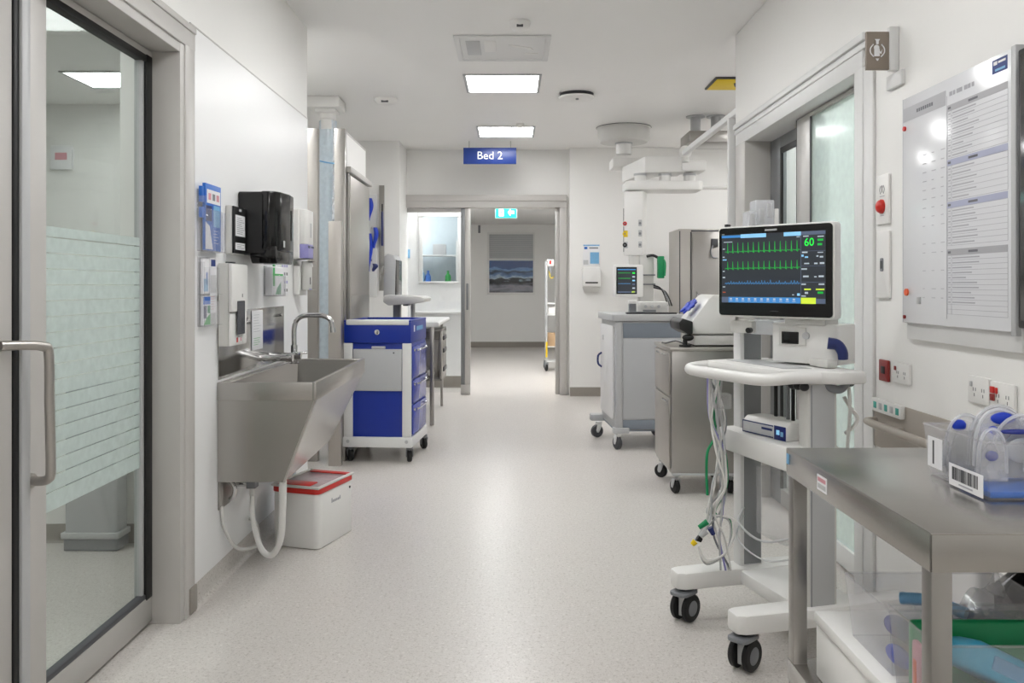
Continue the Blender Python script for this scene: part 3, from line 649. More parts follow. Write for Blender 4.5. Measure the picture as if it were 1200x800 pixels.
# drain trap and hoses
t = thing('drain_valve', 'chrome valve and trap on the wall under the sink', 'valve', (-1.17, 3.60, .30))
MB().box(W0, W0+.006, 3.50, 3.70, .30, .415, steel_m, .001).build('wall_plate', t)
MB().cyl((-1.2, 3.66, .375), (-1.12, 3.66, .375), .014, chrome_m, 12).tube([(-1.19, 3.60, .40), (-1.17, 3.60, .37), (-1.175, 3.60, .335), (-1.19, 3.60, .32)], .01, chrome_m, 10, smooth=4).build('pipe', t)
MB().box(-1.135, -1.095, 3.64, 3.69, .355, .416, grey_m, .003).cyl((-1.115, 3.665, .355), (-1.115, 3.665, .325), .012, white_m, 12).build('valve_body', t)
h = MB().tube([(-.945, 3.52, .415), (-.955, 3.55, .30), (-.975, 3.60, .17), (-1.02, 3.64, .085), (-1.07, 3.66, .085), (-1.10, 3.665, .16), (-1.115, 3.665, .24), (-1.115, 3.665, .325)], [.018, .018, .018, .0165, .014, .011, .010, .010] , white_m, 12)
o = MB().tube([(-.945, 3.52, .416), (-.955, 3.55, .30), (-.975, 3.60, .16), (-1.02, 3.64, .075), (-1.07, 3.66, .085), (-1.10, 3.665, .16), (-1.115, 3.665, .24), (-1.115, 3.665, .322)], [.016, .010], white_m, 12, smooth=6).build('drain_hose', None)
tag(o, 'white drain hose looping under the sink near the floor', 'hose')
o = MB().tube([(-1.198, 3.52, .31), (-1.19, 3.53, .22), (-1.16, 3.60, .115), (-1.12, 3.72, .085), (-1.13, 3.80, .09), (-1.15, 3.86, .12), (-1.18, 3.90, .15), (-1.202, 3.91, .155)], .008, offw_m, 10, smooth=6).build('thin_hose', None)
tag(o, 'thin white tube sagging along the wall under the sink', 'hose')

# ------------------------------------------------------------------ white bin with red rim
a_ = math.atan2(.28, -.96)
bo = Vector((-.893, 3.935, 0)); ux = Vector((-.947, .321, 0)).normalized(); uy = Vector((.281, .96, 0)).normalized()
# local: x to the right along the near face (from left to corner), y into depth
P = Matrix((-ux, uy, Vector((0, 0, 1)))).transposed().to_4x4(); P.translation = bo
t = thing('waste_bin', 'white plastic bin with red rim on the floor under the sink', 'bin', bo)
BW, BD, BH = .25, .35, .255
MB(P).rbox(-BW, 0, 0, BD, .002, BH, white_m, .03, 'z', .004, seg=5).build('body', t)
MB(P).rbox(-BW-.004, .004, -.004, BD+.004, BH+.0005, BH+.024, red_m, .033, 'z', .003, seg=5).build('red_rim', t, label='red rim band')
def ring(mb, x0, x1, y0, y1, z0, z1, w, m):
    mb.box(x0, x1, y0, y0+w, z0, z1, m, .004).box(x0, x1, y1-w, y1, z0, z1, m, .004).box(x0, x0+w, y0+w*.5, y1-w*.5, z0, z1, m, .004).box(x1-w, x1, y0+w*.5, y1-w*.5, z0, z1, m, .004); return mb
ring(MB(P), -BW-.004, .004, -.004, BD+.004, BH+.0245, BH+.036, .016, offw_m).build('lid_frame', t)
MB(P).box(-BW+.012, -.012, .012, BD-.012, BH+.0245, BH+.030, milky_m, .002).box(-BW+.02, -.06, .02, .10, BH+.0305, BH+.036, red_m, .002).box(-BW+.03, -.012, BD-.05, BD-.012, BH+.0305, BH+.036, red_m, .002).build('lid', t, label='clear lid with red edge')
q = MB(P @ frame((.0005, .17, .19), (0, 1, 0)))
for k, (x, h) in enumerate(((-.045, .022), (-.033, .012), (-.021, .012), (-.009, .012), (.003, .012), (.015, .010), (.024, .012), (.036, .018))):
    q.box(x, x+.008, 0, h, 0, .0006, ink_m)
q.build('faint_lettering', t); MB(P).cyl((.0, BD-.04, .225), (.004, BD-.04, .225), .006, dgrey_m, 12).build('rivet', t)
# blue bag behind bin
o = MB().grid(lambda u, v: (-1.155+.05*math.sin(u*PI)+.02*math.sin(6*v+u*5), 4.22+.12*u+.01*math.sin(9*v), .02+.30*v), 10, 14, sleeve_m, .012).build('plastic_bag', None, smooth=60)
tag(o, 'pale blue plastic bag between the white bin and the wall', 'bag')

# ------------------------------------------------------------------ pale blue sleeve hanging between the steel columns
t = thing('plastic_sleeve', 'long pale blue translucent plastic sleeve hanging between the steel columns', 'plastic sleeve', (-1.512, 7.0, 0.02))
SX, SY = -1.512, 7.0
MB().box(-1.665, -1.39, SY-.14, SY+.14, 2.66, 2.7495, white_m, .01).box(-1.60, -1.43, SY-.09, SY+.09, 2.63, 2.66, white_m, .006).build('ceiling_mount', t)
MB(Matrix.Translation((SX, SY, 0))).lathe([(.066, 2.63), (.066, 2.585), (.058, 2.58), (.058, 2.5), (.001, 2.5)], white_m, 24).build('neck', t)
def sl(u, v):
    a = 2*PI*u; z = 2.575-v*2.56; w = 1+.25*math.sin(v*3.1)-.35*max(0, v-.45)
    return (SX+math.cos(a)*.067*w*(1+.12*math.sin(5*a+v*4))-.03*v, SY+math.sin(a)*.045*(1+.15*math.sin(4*a+3*v)), z)
MB().grid(sl, 36, 40, sleeve_m, .002).build('sleeve', t, smooth=60)
def fl(u, v):
    z = 2.5-v*.9; return (SX+.075+.065*(u-.5)*(0.5+.6*v)+.012*math.sin(7*u)+.01*v, SY-.07+.01*math.sin(9*u+5*v)-.012*u, z)
MB().grid(fl, 12, 24, film_m, .001).build('loose_flap', t, smooth=60)
MB().tube([(SX-.07, SY-.06, 2.24), (SX+.02, SY-.075, 2.22), (SX+.115, SY-.08, 2.21)], .006, sky_m, 6, smooth=4).build('tie', t)

# ------------------------------------------------------------------ blue anaesthetic cart
def caster(parent, x, y, r, w, m_fork, m_wheel, m_hub, ang=0.0, top=None, P=None, twin=False, name='caster'):
    """swivel caster: fork is the part, wheel its sub-part"""
    M = (P or Matrix.Identity(4)) @ Matrix.Translation((x, y, 0)) @ Matrix.Rotation(ang, 4, 'Z')
    top = top or r*2+.03
    f = MB(M)
    f.cyl((0, 0, top-.012), (0, 0, top), r*.55, m_fork, 16).cyl((0, 0, r*1.9), (0, 0, top-.01), r*.22, m_fork, 12)
    for s in (-1, 1):
        f.prism([(-r*.35, r*2.05), (r*.45, r*2.05), (r*.62, r*1.2), (r*.5, r*.85), (r*.2, r*.8), (-r*.1, r*1.3)], 'x', s*(w/2+.003), s*(w/2+.008), m_fork, .001)
    f.box(-w/2-.008, w/2+.008, -r*.35, r*.45, r*2.05, r*2.2, m_fork, .003)
    o = f.build(name, parent)
    cy = r*.28
    b = MB(M @ Matrix.Translation((0, cy, r+.001)) @ Matrix.Rotation(PI/2, 4, 'Y'))
    b.lathe([(.001, -w/2), (r*.85, -w/2), (r, -w/2+.006), (r, w/2-.006), (r*.85, w/2), (.001, w/2)], m_wheel, 28)
    wh = b.build('wheel', o)
    return o
P = yaw((-.905, 6.17, 0), math.radians(-4.5)); t = thing('supply_cart', 'royal blue medical supply cart with white frame beside the steel columns', 'cart', (-.905, 6.17, 0))
cw, cd = .235, .29
def tz(py): return EYE-(py-VPY)*5.88/1000
MB(P).box(-cw+.004, cw-.004, -cd+.012, cd-.004, .17, tz(402), blue_m, .006).build('body', t)
MB(P).box(-cw, cw, -cd-.005, cd, tz(402), .972, blue_m, .008).build('top_case', t)
q = MB(P); ring(q, -cw, cw, -cd-.005, cd, .970, .984, .03, blue_m); q.build('top_rail', t)
MB(P).rbox(-cw+.018, cw-.015, -cd-.012, -cd+.03, tz(381), .989, white2_m, .012, 'x', .003).build('white_lip', t)
for s in (-1, 1):
    b = MB(P); x = s*(cw-.03); b.box(x-.031, x+.031, -cd-.006, -cd+.02, tz(512), tz(402), white2_m, .005); b.build('post', t)
MB(P).box(-cw-.008, cw+.008, -cd-.01, cd, .108, tz(512), white2_m, .008).build('base', t)
for s in (-1, 1): MB(P).cyl((s*(cw-.03), -cd-.0105, .15), (s*(cw-.03), -cd-.013, .15), .012, lgrey_m, 14).build('bolt', t)
pz0, pz1 = tz(458), tz(409)
MB(P).box(-cw+.065, cw-.064, -cd-.004, -cd+.012, pz0, pz1, pgrey_m, .005).build('side_panel', t, label='pale grey side panel')
MB(P).box(-.04, .055, -cd-.006, -cd+.010, pz1+.002, pz1+.02, lgrey_m, .003).build('clip', t)
MB(P).box(.11, .12, -cd-.0055, -cd-.004, pz1-.03, pz1-.02, dgrey_m).box(-.02, .02, -cd-.0048, -cd-.004, pz1-.025, pz1-.02, lgrey_m).build('tag', t)
lk = MB(P).cyl((0, -cd-.005, tz(389)), (0, -cd-.013, tz(389)), .018, chrome_m, 18).build('lock', t)
MB(P).box(-.004, .004, -cd-.03, -cd-.012, tz(389)-.014, tz(389)+.012, chrome_m, .001).build('key', lk)
MB(P).box(-.02, .02, -cd-.0056, -cd-.005, tz(379), tz(377), dgrey_m).build('badge', t)
# drawers on the aisle side
zs = [.19, .40, .575, .81]
for i in range(3):
    d = MB(P).box(cw-.004, cw+.010, -cd+.03, cd-.05, zs[i]+.006, zs[i+1]-.006, lav_m, .005).build('drawer', t, label='glossy blue drawer front')
    y0, y1 = -cd+.10, cd-.12; zz = zs[i+1]-.035
    MB(P).tube([(cw+.010, y0, zz), (cw+.032, y0+.01, zz), (cw+.034, (y0+y1)/2, zz), (cw+.032, y1-.01, zz), (cw+.010, y1, zz)], .006, chrome_m, 8, smooth=3)\
        .cyl((cw+.010, -cd+.06, zz), (cw+.016, -cd+.06, zz), .011, chrome_m, 12).build('handle', d)
MB(P).box(cw-.001, cw+.0012, -cd+.10, -cd+.135, .90, .945, paper_m).box(cw-.001, cw+.0012, -cd+.20, cd-.14, .905, .935, slblue_m if False else sky_m).build('label_print', t)
for (x, y, a) in ((-cw+.035, -cd+.05, .5), (cw-.02, -cd+.05, .3), (-cw+.035, cd-.05, .2), (cw-.005, cd-.05, .6)):
    caster(t, x, y, .042, .032, grey_m, black_m, grey_m, a, .108, P)

# ------------------------------------------------------------------ blue aprons and fittings on the pilaster
PY = 8.998
def hang(name, label, pts, r, m, cat='strap', group='blue straps on the pilaster'):
    o = MB().tube(pts, r, m, 8, smooth=5).build(name, None, smooth=60); return tag(o, label, cat, group)
def PX(px): return (px-600)*PY/1000
def PZ(py): return EYE-(py-VPY)*PY/1000
rail = thing('hook_rail', 'thin white hook rail at the steel cabinet edge carrying blue straps', 'hook rail', (PX(437), PY, PZ(345)))
MB().box(PX(432), PX(442), PY-.02, PY-.0005, PZ(348), PZ(228), white2_m, .004).build('plate', rail)
for py in (236, 268, 306): MB().tube([(PX(436), PY-.018, PZ(py)), (PX(436), PY-.024, PZ(py)), (PX(436), PY-.025, PZ(py)+.02)], .006, chrome_m, 8).build('hook', rail)
def apron(px0, px1, py0, py1, label, nm='folded_apron', m=bluebag_m):
    x0, x1, z0, z1 = PX(px0), PX(px1), PZ(py1), PZ(py0)
    def g(u, v):
        a = 2*PI*u; w = (.35+.65*math.sin(PI*min(1, .25+v*.75)))
        return ((x0+x1)/2+(x1-x0)*.5*math.cos(a)*w+.012*math.sin(5*v), PY-.066+.026*math.sin(a)*w+.006*math.sin(7*a), z1-(z1-z0)*v)
    o = MB().grid(g, 14, 10, m).build(nm, None, smooth=60); return tag(o, label, 'strap', 'blue straps on the hook rail')
apron(432.5, 437.5, 233, 259, 'uppermost blue folded strap on the hook rail left of the grey computer cart')
apron(438, 443.5, 267, 291, 'middle blue strap, broadest one on the hook rail')
apron(433, 437, 274, 318, 'long thin blue strap hanging lowest on the hook rail')
apron(437, 443, 309, 318, 'small black and blue clip below the blue straps on the hook rail', 'strap_clip', navy_m)
o = MB().box(-1.372, -1.352, 8.93, 8.984, 1.64, 2.0, navy_m, .008).cyl((-1.362, 8.955, 2.0), (-1.362, 8.955, 2.08), .008, matte_m, 8).build('torch', None); tag(o, 'narrow dark blue case on the thin steel strip of the pilaster', 'case')

# ------------------------------------------------------------------ bench with steel cabinet under it
t = thing('work_bench', 'white topped bench on a steel leg behind the blue cart', 'bench', (-1.1, 8.05, 0))
MB().rbox(-1.55, -.635, 7.42, 8.72, .865, .905, white2_m, .018, 'y', .003).build('bench_top', t)
for (x, y) in ((-.70, 7.46), (-1.5, 7.46), (-1.5, 8.66)): MB().box(x-.018, x+.018, y-.018, y+.018, .004, .866, steel_m, .003).build('leg', t)
MB().box(-.725, -.70, 8.64, 8.68, .004, .866, steel_m, .003).build('leg', t)
t = thing('bench_cabinet', 'small open stainless cabinet hung under the bench', 'cabinet', (-.76, 8.3, .32))
zc0, zc1 = .33, .80
MB().box(-1.0, -.665, 8.25, 8.27, zc0, zc1, steel_m, .002).box(-.69, -.665, 8.10, 8.62, zc0, zc1, steel_m, .002).box(-1.0, -.98, 8.10, 8.62, zc0, zc1, steel_m, .002)\
    .box(-1.0, -.665, 8.10, 8.62, zc0-.012, zc0+.01, steeld_m, .002).box(-1.0, -.665, 8.10, 8.62, zc1-.01, zc1+.012, steel_m, .002).box(-.98, -.69, 8.12, 8.25, zc1-.09, zc1-.012, steeld_m, .002).build('case', t)
for z in (.72, .60, .42): MB().box(-.664, -.650, 8.2, 8.5, z-.02, z+.02, dgrey_m, .004).build('latch', t)
for s in (8.12, 8.58): MB().box(-.90, -.86, s, s+.03, zc1+.012, .8645, steel_m, .002).build('bracket', t)
o = MB().ell((-.83, 8.16, .40), (.055, .04, .05), film_m, 12, 8).ell((-.78, 8.17, .385), (.04, .035, .035), white_m, 12, 8).build('plastic_bag', None, smooth=60); tag(o, 'crumpled white bag inside the open cabinet under the bench', 'bag')
# ------------------------------------------------------------------ grey computer cart (seen from its side)
t = thing('computer_cart', 'grey computer cart with upright screen seen side on, behind the blue cart', 'computer cart', (-.98, 7.0, 0))
def c7(px, py): return ((px-600)*7.0/1000, EYE-(py-VPY)*7.0/1000)
pol = [c7(454, 301), c7(458, 298), c7(465, 300), c7(467, 306), c7(466, 348), c7(460, 353), c7(453, 348)]
MB().prism(pol, 'y', 6.82, 7.20, lgrey_m, .01).build('screen_back', t)
MB().box(c7(466, 0)[0], c7(467.6, 0)[0], 6.84, 7.18, c7(0, 346)[1], c7(0, 305)[1], gloss_m, .002).build('screen', t)
MB().prism([c7(455, 346), c7(462, 345), c7(496, 347), c7(502, 349), c7(501, 353), c7(490, 355), c7(460, 357), c7(454, 353)], 'y', 6.75, 7.25, offw_m, .008).build('keyboard_tray', t)
MB().box(c7(474, 0)[0], c7(480, 0)[0], 6.9, 7.1, c7(0, 358)[1], c7(0, 354.5)[1], grey_m, .004).cyl((c7(484, 0)[0], 7.0, c7(0, 372)[1]), (c7(484, 0)[0], 7.0, c7(0, 355)[1]), .018, lgrey_m, 12).build('scanner', t)
x = c7(465.5, 0)[0]
MB().rbox(x-.03, x+.03, 6.96, 7.04, .10, c7(0, 355)[1], grey_m, .012, 'z').build('column', t)
MB().rbox(x-.20, x+.22, 6.97, 7.03, .075, .105, grey_m, .012, 'z').rbox(x-.03, x+.03, 6.78, 7.22, .075, .105, grey_m, .012, 'z').build('base', t)
for (a, b_) in ((-.17, 0), (.19, 0), (0, -.19), (0, .19)): caster(t, x+a, 7.0+b_, .028, .022, grey_m, black_m, grey_m, .4, .076)
MB().tube([(c7(447, 0)[0], 7.0, c7(0, 322)[1]), (c7(450, 0)[0], 6.98, c7(0, 312)[1]), (c7(454, 0)[0], 7.0, c7(0, 318)[1]), (c7(452, 0)[0], 7.0, c7(0, 332)[1]), (c7(455, 0)[0], 7.0, c7(0, 344)[1])], .008, white_m, 8, smooth=5).build('cable', t)

# ------------------------------------------------------------------ store room contents behind the internal window, notice, picture window
o = MB().box(-1.40, -1.225, 10.24, 10.2495, 1.22+.0385*10.24-.06, 1.22+.0385*10.24+.045, sky_m, .001).box(-1.38, -1.25, 10.2385, 10.24, 1.60, 1.61, paper_m).build('notice_sheet', None); tag(o, 'small light blue notice left of the internal window', 'notice')
t = thing('store_shelf', 'white shelf unit in the store room behind the internal window', 'shelf', (-.95, 11.1, 0))
for z in (1.22, 1.62): MB().box(-1.5, -.70, 10.95, 11.25, z-.015, z, white2_m, .003).build('shelf', t)
for x in (-1.5, -.72): MB().box(x, x+.02, 10.95, 11.25, 0.002, 1.8, white2_m, .003).build('side_panel', t)
for k, (x, h, m, l) in enumerate(((-1.17, .24, sky_m, 'pale blue bottle behind the internal window, leftmost'), (-1.09, .20, prb_m, 'darker blue bottle behind the internal window'), (-.83, .20, pgreen_m, 'greenish bottle behind the internal window, on the right'))):
    o = MB(Matrix.Translation((x, 11.08, 1.2205))).lathe([(.035, 0), (.038, .01), (.038, h*.65), (.016, h*.8), (.016, h), (.001, h)], m, 16).build('bottle', None); tag(o, l, 'bottle')
o = MB().box(-1.02, -.86, 11.0, 11.2, 1.6205, 1.76, lgrey_m, .004).build('storage_box', None); tag(o, 'grey box on the upper shelf behind the internal window', 'box')
# far wall picture window with blind
YF = 16.999
def fx_(px): return (px-600)*.017
def fz_(py): return EYE-(py-VPY)*.017
w2 = struct(ring(MB(), 0, 1, 0, 1, 0, 1, .1, white2_m).build('window_2')) if False else None
P = frame((fx_(571), YF, fz_(345)), (1, 0, 0)); ww = fx_(627)-fx_(571); hh = fz_(272)-fz_(345)
b = MB(P); e = .04
b.box(0, ww, 0, e, 0, .03, white_m, .004).box(0, ww, hh-e, hh, 0, .03, white_m, .004).box(0, e, e, hh-e, 0, .03, white_m, .004).box(ww-e, ww, e, hh-e, 0, .03, white_m, .004).box(e, ww-e, hh*.545, hh*.58, 0, .03, white2_m, .004)
w2 = struct(b.build('window_2'))
b = MB(P)
for k in range(16): b.box(e, ww-e, hh*.582+k*(hh-e-hh*.582)/16, hh*.582+(k+.86)*(hh-e-hh*.582)/16, .004, .016, pgrey_m, .002)
b.build('blind', w2, label='lowered grey blind')
MB(P).box(e, ww-e, e, hh*.545, .002, .012, land_m).build('view', w2, label='dark landscape with blue sky')
o = MB().box(fx_(560.5), fx_(563), 16.95, 16.999, fz_(273), fz_(264), grey_m, .004).build('wall_bracket', None); tag(o, 'tiny grey bracket on the far hall wall left of the picture window', 'bracket')
# hall trolley
t = thing('equipment_trolley', 'narrow equipment trolley in the hall by the right door jamb', 'trolley', (.58, 12.4, 0))
def h12(px, py): return ((px-600)*12.4/1000, EYE-(py-VPY)*12.4/1000)
X0, X1 = h12(640, 0)[0], .78
for (x, y, m) in ((X0, 12.25, lgrey_m), (X1, 12.25, lgrey_m), (X0, 12.6, lgrey_m), (X1, 12.6, lgrey_m)):
    MB().cyl((x, y, .12), (x, y, h12(0, 306)[1]), .012, m, 10).build('post', t)
MB().cyl((X0, 12.235, .2), (X0, 12.235, .42), .014, yellow_m, 10).build('yellow_sleeve', t)
for py in (355, 368, 405, 422): z = h12(0, py)[1]; MB().box(X0, X1, 12.24, 12.61, z-.012, z, white2_m, .003).build('shelf', t)
for (x, y) in ((X0, 12.25), (X1, 12.25), (X0, 12.6), (X1, 12.6)): caster(t, x, y-.01, .05, .03, grey_m, black_m, grey_m, .3, .125)
def tb(x0, x1, py0, py1, m, nm, label, cat='box'):
    z1, z0 = h12(0, py0)[1], h12(0, py1)[1]; return tag(MB().box(x0, x1, 12.28, 12.55, z0+.0005, z1, m, .004).build(nm, None), label, cat)
tb(.52, .74, 359, 367.8, white_m, 'storage_box', 'white box on the upper shelf of the hall trolley')
tb(.51, .72, 371, 380, wood_m, 'cardboard_box', 'brown cardboard box under the middle shelf of the hall trolley') if False else tag(MB().box(.51, .72, 12.28, 12.55, h12(0, 404.9)[1], h12(0, 390)[1], wood_m, .004).build('cardboard_box', None), 'brown cardboard box on the lower shelf of the hall trolley', 'box')
o = MB().box(.505, .60, 12.262, 12.30, h12(0, 312)[1], h12(0, 304)[1], white_m, .004).box(.535, .565, 12.258, 12.262, h12(0, 309.5)[1], h12(0, 305.5)[1], red_m, .001).box(.53, .57, 12.27, 12.5, h12(0, 320)[1], h12(0, 312)[1], grey_m, .004).build('control_box', t, label='white control box with red mark')
MB().tube([(.53, 12.26, h12(0, 318)[1]), (.56, 12.25, h12(0, 326)[1]), (.6, 12.26, h12(0, 324)[1])], .006, yellow_m, 6, smooth=4).build('cable', t)
# left room: pedestal and red sign
t = thing('equipment_pedestal', 'pale pedestal with grey foot seen through the left door glass near the floor', 'pedestal', (-1.95, 3.96, 0))
MB().rbox(-2.06, -1.82, 3.93, 4.04, .075, .78, pgrey_m, .01, 'z', .004).build('column', t)
MB().rbox(-2.075, -1.805, 3.915, 4.045, .058, .085, lgrey_m, .01, 'z', .004).rbox(-2.065, -1.815, 3.925, 4.045, .002, .058, grey_m, .008, 'z', .003).build('foot', t, label='grey foot')
t = thing('wall_sign', 'small white sign with red mark behind the left door glass', 'sign', (-3.6, 7.19, 2.2))
MB().box(-3.88, -3.70, 7.17, 7.1995, 2.20, 2.40, paper_m, .003).build('sign_board', t); MB().box(-3.84, -3.74, 7.168, 7.1705, 2.28, 2.34, pink_m).build('print', t)
# ================================================================== RIGHT SIDE
R0 = XR-.0005
def rwf(y, z): return frame((R0, y, z), (0, -1, 0))
# ------------------------------------------------------------------ ceiling pendant
def pd(px, py, Y): return ((px-600)*Y/1000, EYE-(py-VPY)*Y/1000)
t = thing('ceiling_pendant', 'white ceiling mounted medical pendant with jointed arms and supply column', 'pendant', (1.08, 8.2, 1.0))
MB(Matrix.Translation((1.08, 8.25, 2.7495))).lathe([(.02, 0), (.258, 0), (.262, -.006), (.258, -.012), (.252, -.016), (.25, -.11), (.225, -.145), (.02, -.15)], offw_m, 48).build('ceiling_cover', t)
MB(Matrix.Translation((1.08, 8.25, 2.7495))).lathe([(.02, -.0005), (.266, -.0005), (.266, -.005), (.02, -.005)], dgrey_m, 48).build('shadow_gap_ring', t)
MB().cyl((1.08, 8.25, 2.60), (1.08, 8.25, 2.49), .075, white_m, 24).cyl((1.08, 8.25, 2.615), (1.08, 8.25, 2.59), .085, lgrey_m, 24).build('swivel', t)
x0, z1 = pd(716, 187, 8.25); x1, z0 = pd(752, 198, 8.25)
MB().box(x0, x1+.15, 8.10, 8.40, z0, z1, white_m, .012).build('arm', t)
# upper spring arm, coming towards the camera to the right
A0 = Vector((1.13, 8.2, 2.36)); 
x0, z1 = pd(738, 187, 7.6); x1, z0 = pd(796, 205, 7.6)
MB().prism([(x0, 8.15), (1.16, 7.45), (1.50, 7.40), (1.50, 7.7), (1.30, 7.75), (1.20, 8.2)], 'z', z0, z1+.01, white_m, .012).build('arm', t)
x2, z2 = pd(800, 190, 7.5); x3, z3 = pd(824, 202, 7.5)
MB().box(1.47, x3, 7.38, 7.66, z3, z2, white_m, .012).build('arm', t)
x4, z4 = pd(745, 205, 7.5)
for px in (750, 779, 808):
    x, _ = pd(px, 0, 7.5); MB().cyl((x, 7.5, pd(0, 215, 7.5)[1]), (x, 7.5, pd(0, 203, 7.5)[1]), .05, white_m, 20).cyl((x, 7.5, pd(0, 206, 7.5)[1]), (x, 7.5, pd(0, 203.5, 7.5)[1]), .056, lgrey_m, 20).build('joint', t)
xa, za = pd(731, 214, 7.5); xb, zb = pd(820, 224.5, 7.5)
MB().rbox(xa, xb, 7.34, 7.66, zb, za, white_m, .05, 'z', .012).build('lower_arm', t)
MB().cyl((xb, 7.5, zb+.035), (pd(856, 0, 7.5)[0], 7.5, zb+.035), .018, white_m, 12).build('strut', t)
xc, zc = pd(803, 178, 7.3)
MB().ell((xc, 7.3, zc), (.055, .05, .055), white_m, 16, 10).cyl((xc, 7.3, zc-.02), (xc, 7.3, pd(0, 190, 7.3)[1]), .03, offw_m, 14).build('cable_boot', t)
# supply column
k0, kz1 = pd(734, 225, 7.4); k1, kz0 = pd(757, 299, 7.4)
MB(yaw(((k0+k1)/2, 7.45, 0), -.35)).rbox(-.085, .085, -.085, .085, kz0, kz1+.005, white_m, .014, 'z', .004).build('supply_column', t)
Pc = yaw(((k0+k1)/2, 7.45, 0), -.35)
for i, (m, py) in enumerate(((red_m, 262), (yellow_m, 274), (matte_m, 287))):
    z = pd(0, py, 7.4)[1]
    o = MB(Pc).cyl((-.072, -.086, z), (-.072, -.094, z), .02 if i else .018, m, 20).box(-.084, -.048, -.0885, -.085, z-.028, z+.028, (white_m, yellow_m, lgrey_m)[i], .002).cyl((-.072, -.094, z), (-.072, -.098, z), .006, grey_m, 16).build('gas_outlet', t)
    MB(Pc).box(.045, .075, -.0885, -.085, z-.025, z+.03, lgrey_m, .003).cyl((.06, -.0885, z), (.06, -.094, z), .011, grey_m, 14).build('power_outlet', t)
MB(Pc).box(-.0885, -.085, -.08, .05, kz0+.03, kz1-.14, matte_m, .002).build('dark_side_strip', t)
m0, mz1 = pd(748, 296, 7.3); m1, mz0 = pd(770, 366, 7.3)
MB().rbox(1.10, 1.225, 7.36, 7.48, 1.03, pd(0, 297, 7.3)[1], offw_m, .012, 'z', .004).build('lower_column', t)
MB().rbox(1.02, 1.11, 7.38, 7.46, 1.22, kz0+.01, offw_m, .01, 'z').build('lower_post', t)
for py in (322, 333): z = pd(0, py, 7.3)[1]; MB().box(1.09, 1.235, 7.35, 7.49, z-.006, z+.006, grey_m, .003).build('clamp_band', t)
MB().tube([(1.16, 7.35, pd(0, 300, 7.3)[1]), (1.21, 7.33, pd(0, 299, 7.3)[1]), (1.26, 7.33, pd(0, 302, 7.3)[1])], .012, matte_m, 8, smooth=3).build('hook', t)
gx, gz1 = pd(771, 300, 7.3); gx1, gz0 = pd(778.5, 326, 7.3)
MB().rbox(gx, gx1, 7.28, 7.36, gz0, gz1, green_m, .015, 'z', .008).tube([(gx+.03, 7.3, gz1-.01), (gx+.055, 7.28, gz1-.06), (gx+.05, 7.28, gz0+.02)], .012, green_m, 8, smooth=3).build('green_handset', t, label='green handset')
for k in range(3):
    z = pd(0, 334, 7.3)[1]
    MB().tube([(1.22, 7.36, z-.01*k), (1.28+.015*k, 7.33, z-.03-.01*k), (1.32+.015*k, 7.32, z-.12), (1.335+.02*k, 7.34, 1.05)], .006, matte_m if k != 1 else grey_m, 6, smooth=5).build('cable', t)
# small monitor on the pendant
t = thing('patient_monitor', 'small white patient monitor hanging under the pendant, above the grey cart', 'monitor', (1.0, 7.2, 1.2))
s0, sz1 = pd(721, 310, 7.2); s1, sz0 = pd(754.5, 348, 7.2)
Pm = yaw(((s0+s1)/2, 7.22, 0), .08); hw = (s1-s0)/2
MB(Pm).rbox(-hw, hw, 0, .10, sz0, sz1, white_m, .015, 'y', .006).build('housing', t)
MB(Pm).box(-hw+.01, hw-.055, -.003, .001, sz0+.025, sz1-.02, gloss_m, .001).build('bezel', t)
sc = MB(Pm).box(-hw+.02, hw-.065, -.0045, -.003, sz0+.035, sz1-.035, screen_m).build('screen', t)
q = MB(Pm); q.box(-hw+.02, hw-.065, -.0055, -.0046, sz1-.045, sz1-.037, sblue_m).box(-hw+.02, hw-.065, -.0055, -.0046, sz0+.036, sz0+.048, sgry_m)
for k in range(3): z = sz1-.07-.045*k; q.box(-hw+.025, hw-.11, -.0055, -.0046, z-.002, z+.002, sgreen_m if k < 2 else strace_m)
for k in range(5): z = sz1-.07-.032*k; q.box(hw-.095, hw-.072, -.0055, -.0046, z-.006, z+.006, (snum_m, swhite_m, slblue_m, sgry_m, swhite_m)[k])
q.box(hw-.10, hw-.072, -.0055, -.0046, sz0+.036, sz0+.05, syel_m); q.build('screen_readings', sc)
MB(Pm).box(-.03, .05, .10, .2, sz0+.08, sz0+.14, grey_m, .006).build('mount_arm', t)

# ------------------------------------------------------------------ grey anaesthesia cart under the pendant
P = yaw((1.0, 6.70, 0), math.radians(3)); hx, hy = .245, .33
t = thing('grey_medical_cart', 'tall pale grey medical cart with blue grey bands on white castors', 'cart', (1.0, 6.7, 0))
def g6(py): return EYE-(py-VPY)*6.4/1000
MB(P).rbox(-hx-.03, hx+.02, -hy-.02, hy+.02, g6(376), g6(368), lgrey_m, .02, 'z', .006).build('worktop', t)
MB(P).box(-hx, hx, -hy, hy, g6(503), g6(376.5), lgrey_m, .008).build('body', t)
MB(P).box(-hx+.055, hx-.0, -hy-.004, -hy, g6(395.5), g6(378), bluegrey_m, .002).build('top_band', t, label='blue grey upper band')
MB(P).box(-hx+.055, hx-.0, -hy-.006, -hy, g6(490), g6(396.5), pgrey_m, .003).build('end_panel', t)
MB(P).box(-hx+.055, hx-.0, -hy-.004, -hy, g6(502), g6(491), bluegrey_m, .002).build('bottom_band', t, label='blue grey lower band')
MB(P).rbox(-hx-.004, -hx+.05, -hy-.012, -hy+.04, g6(504), g6(377), lgrey_m, .014, 'z', .003).build('corner_post', t)
d = MB(P).rbox(-hx-.016, -hx-.0005, -hy+.06, hy-.03, g6(492), g6(382), white2_m, .02, 'x', .004).build('door', t, label='white side door')
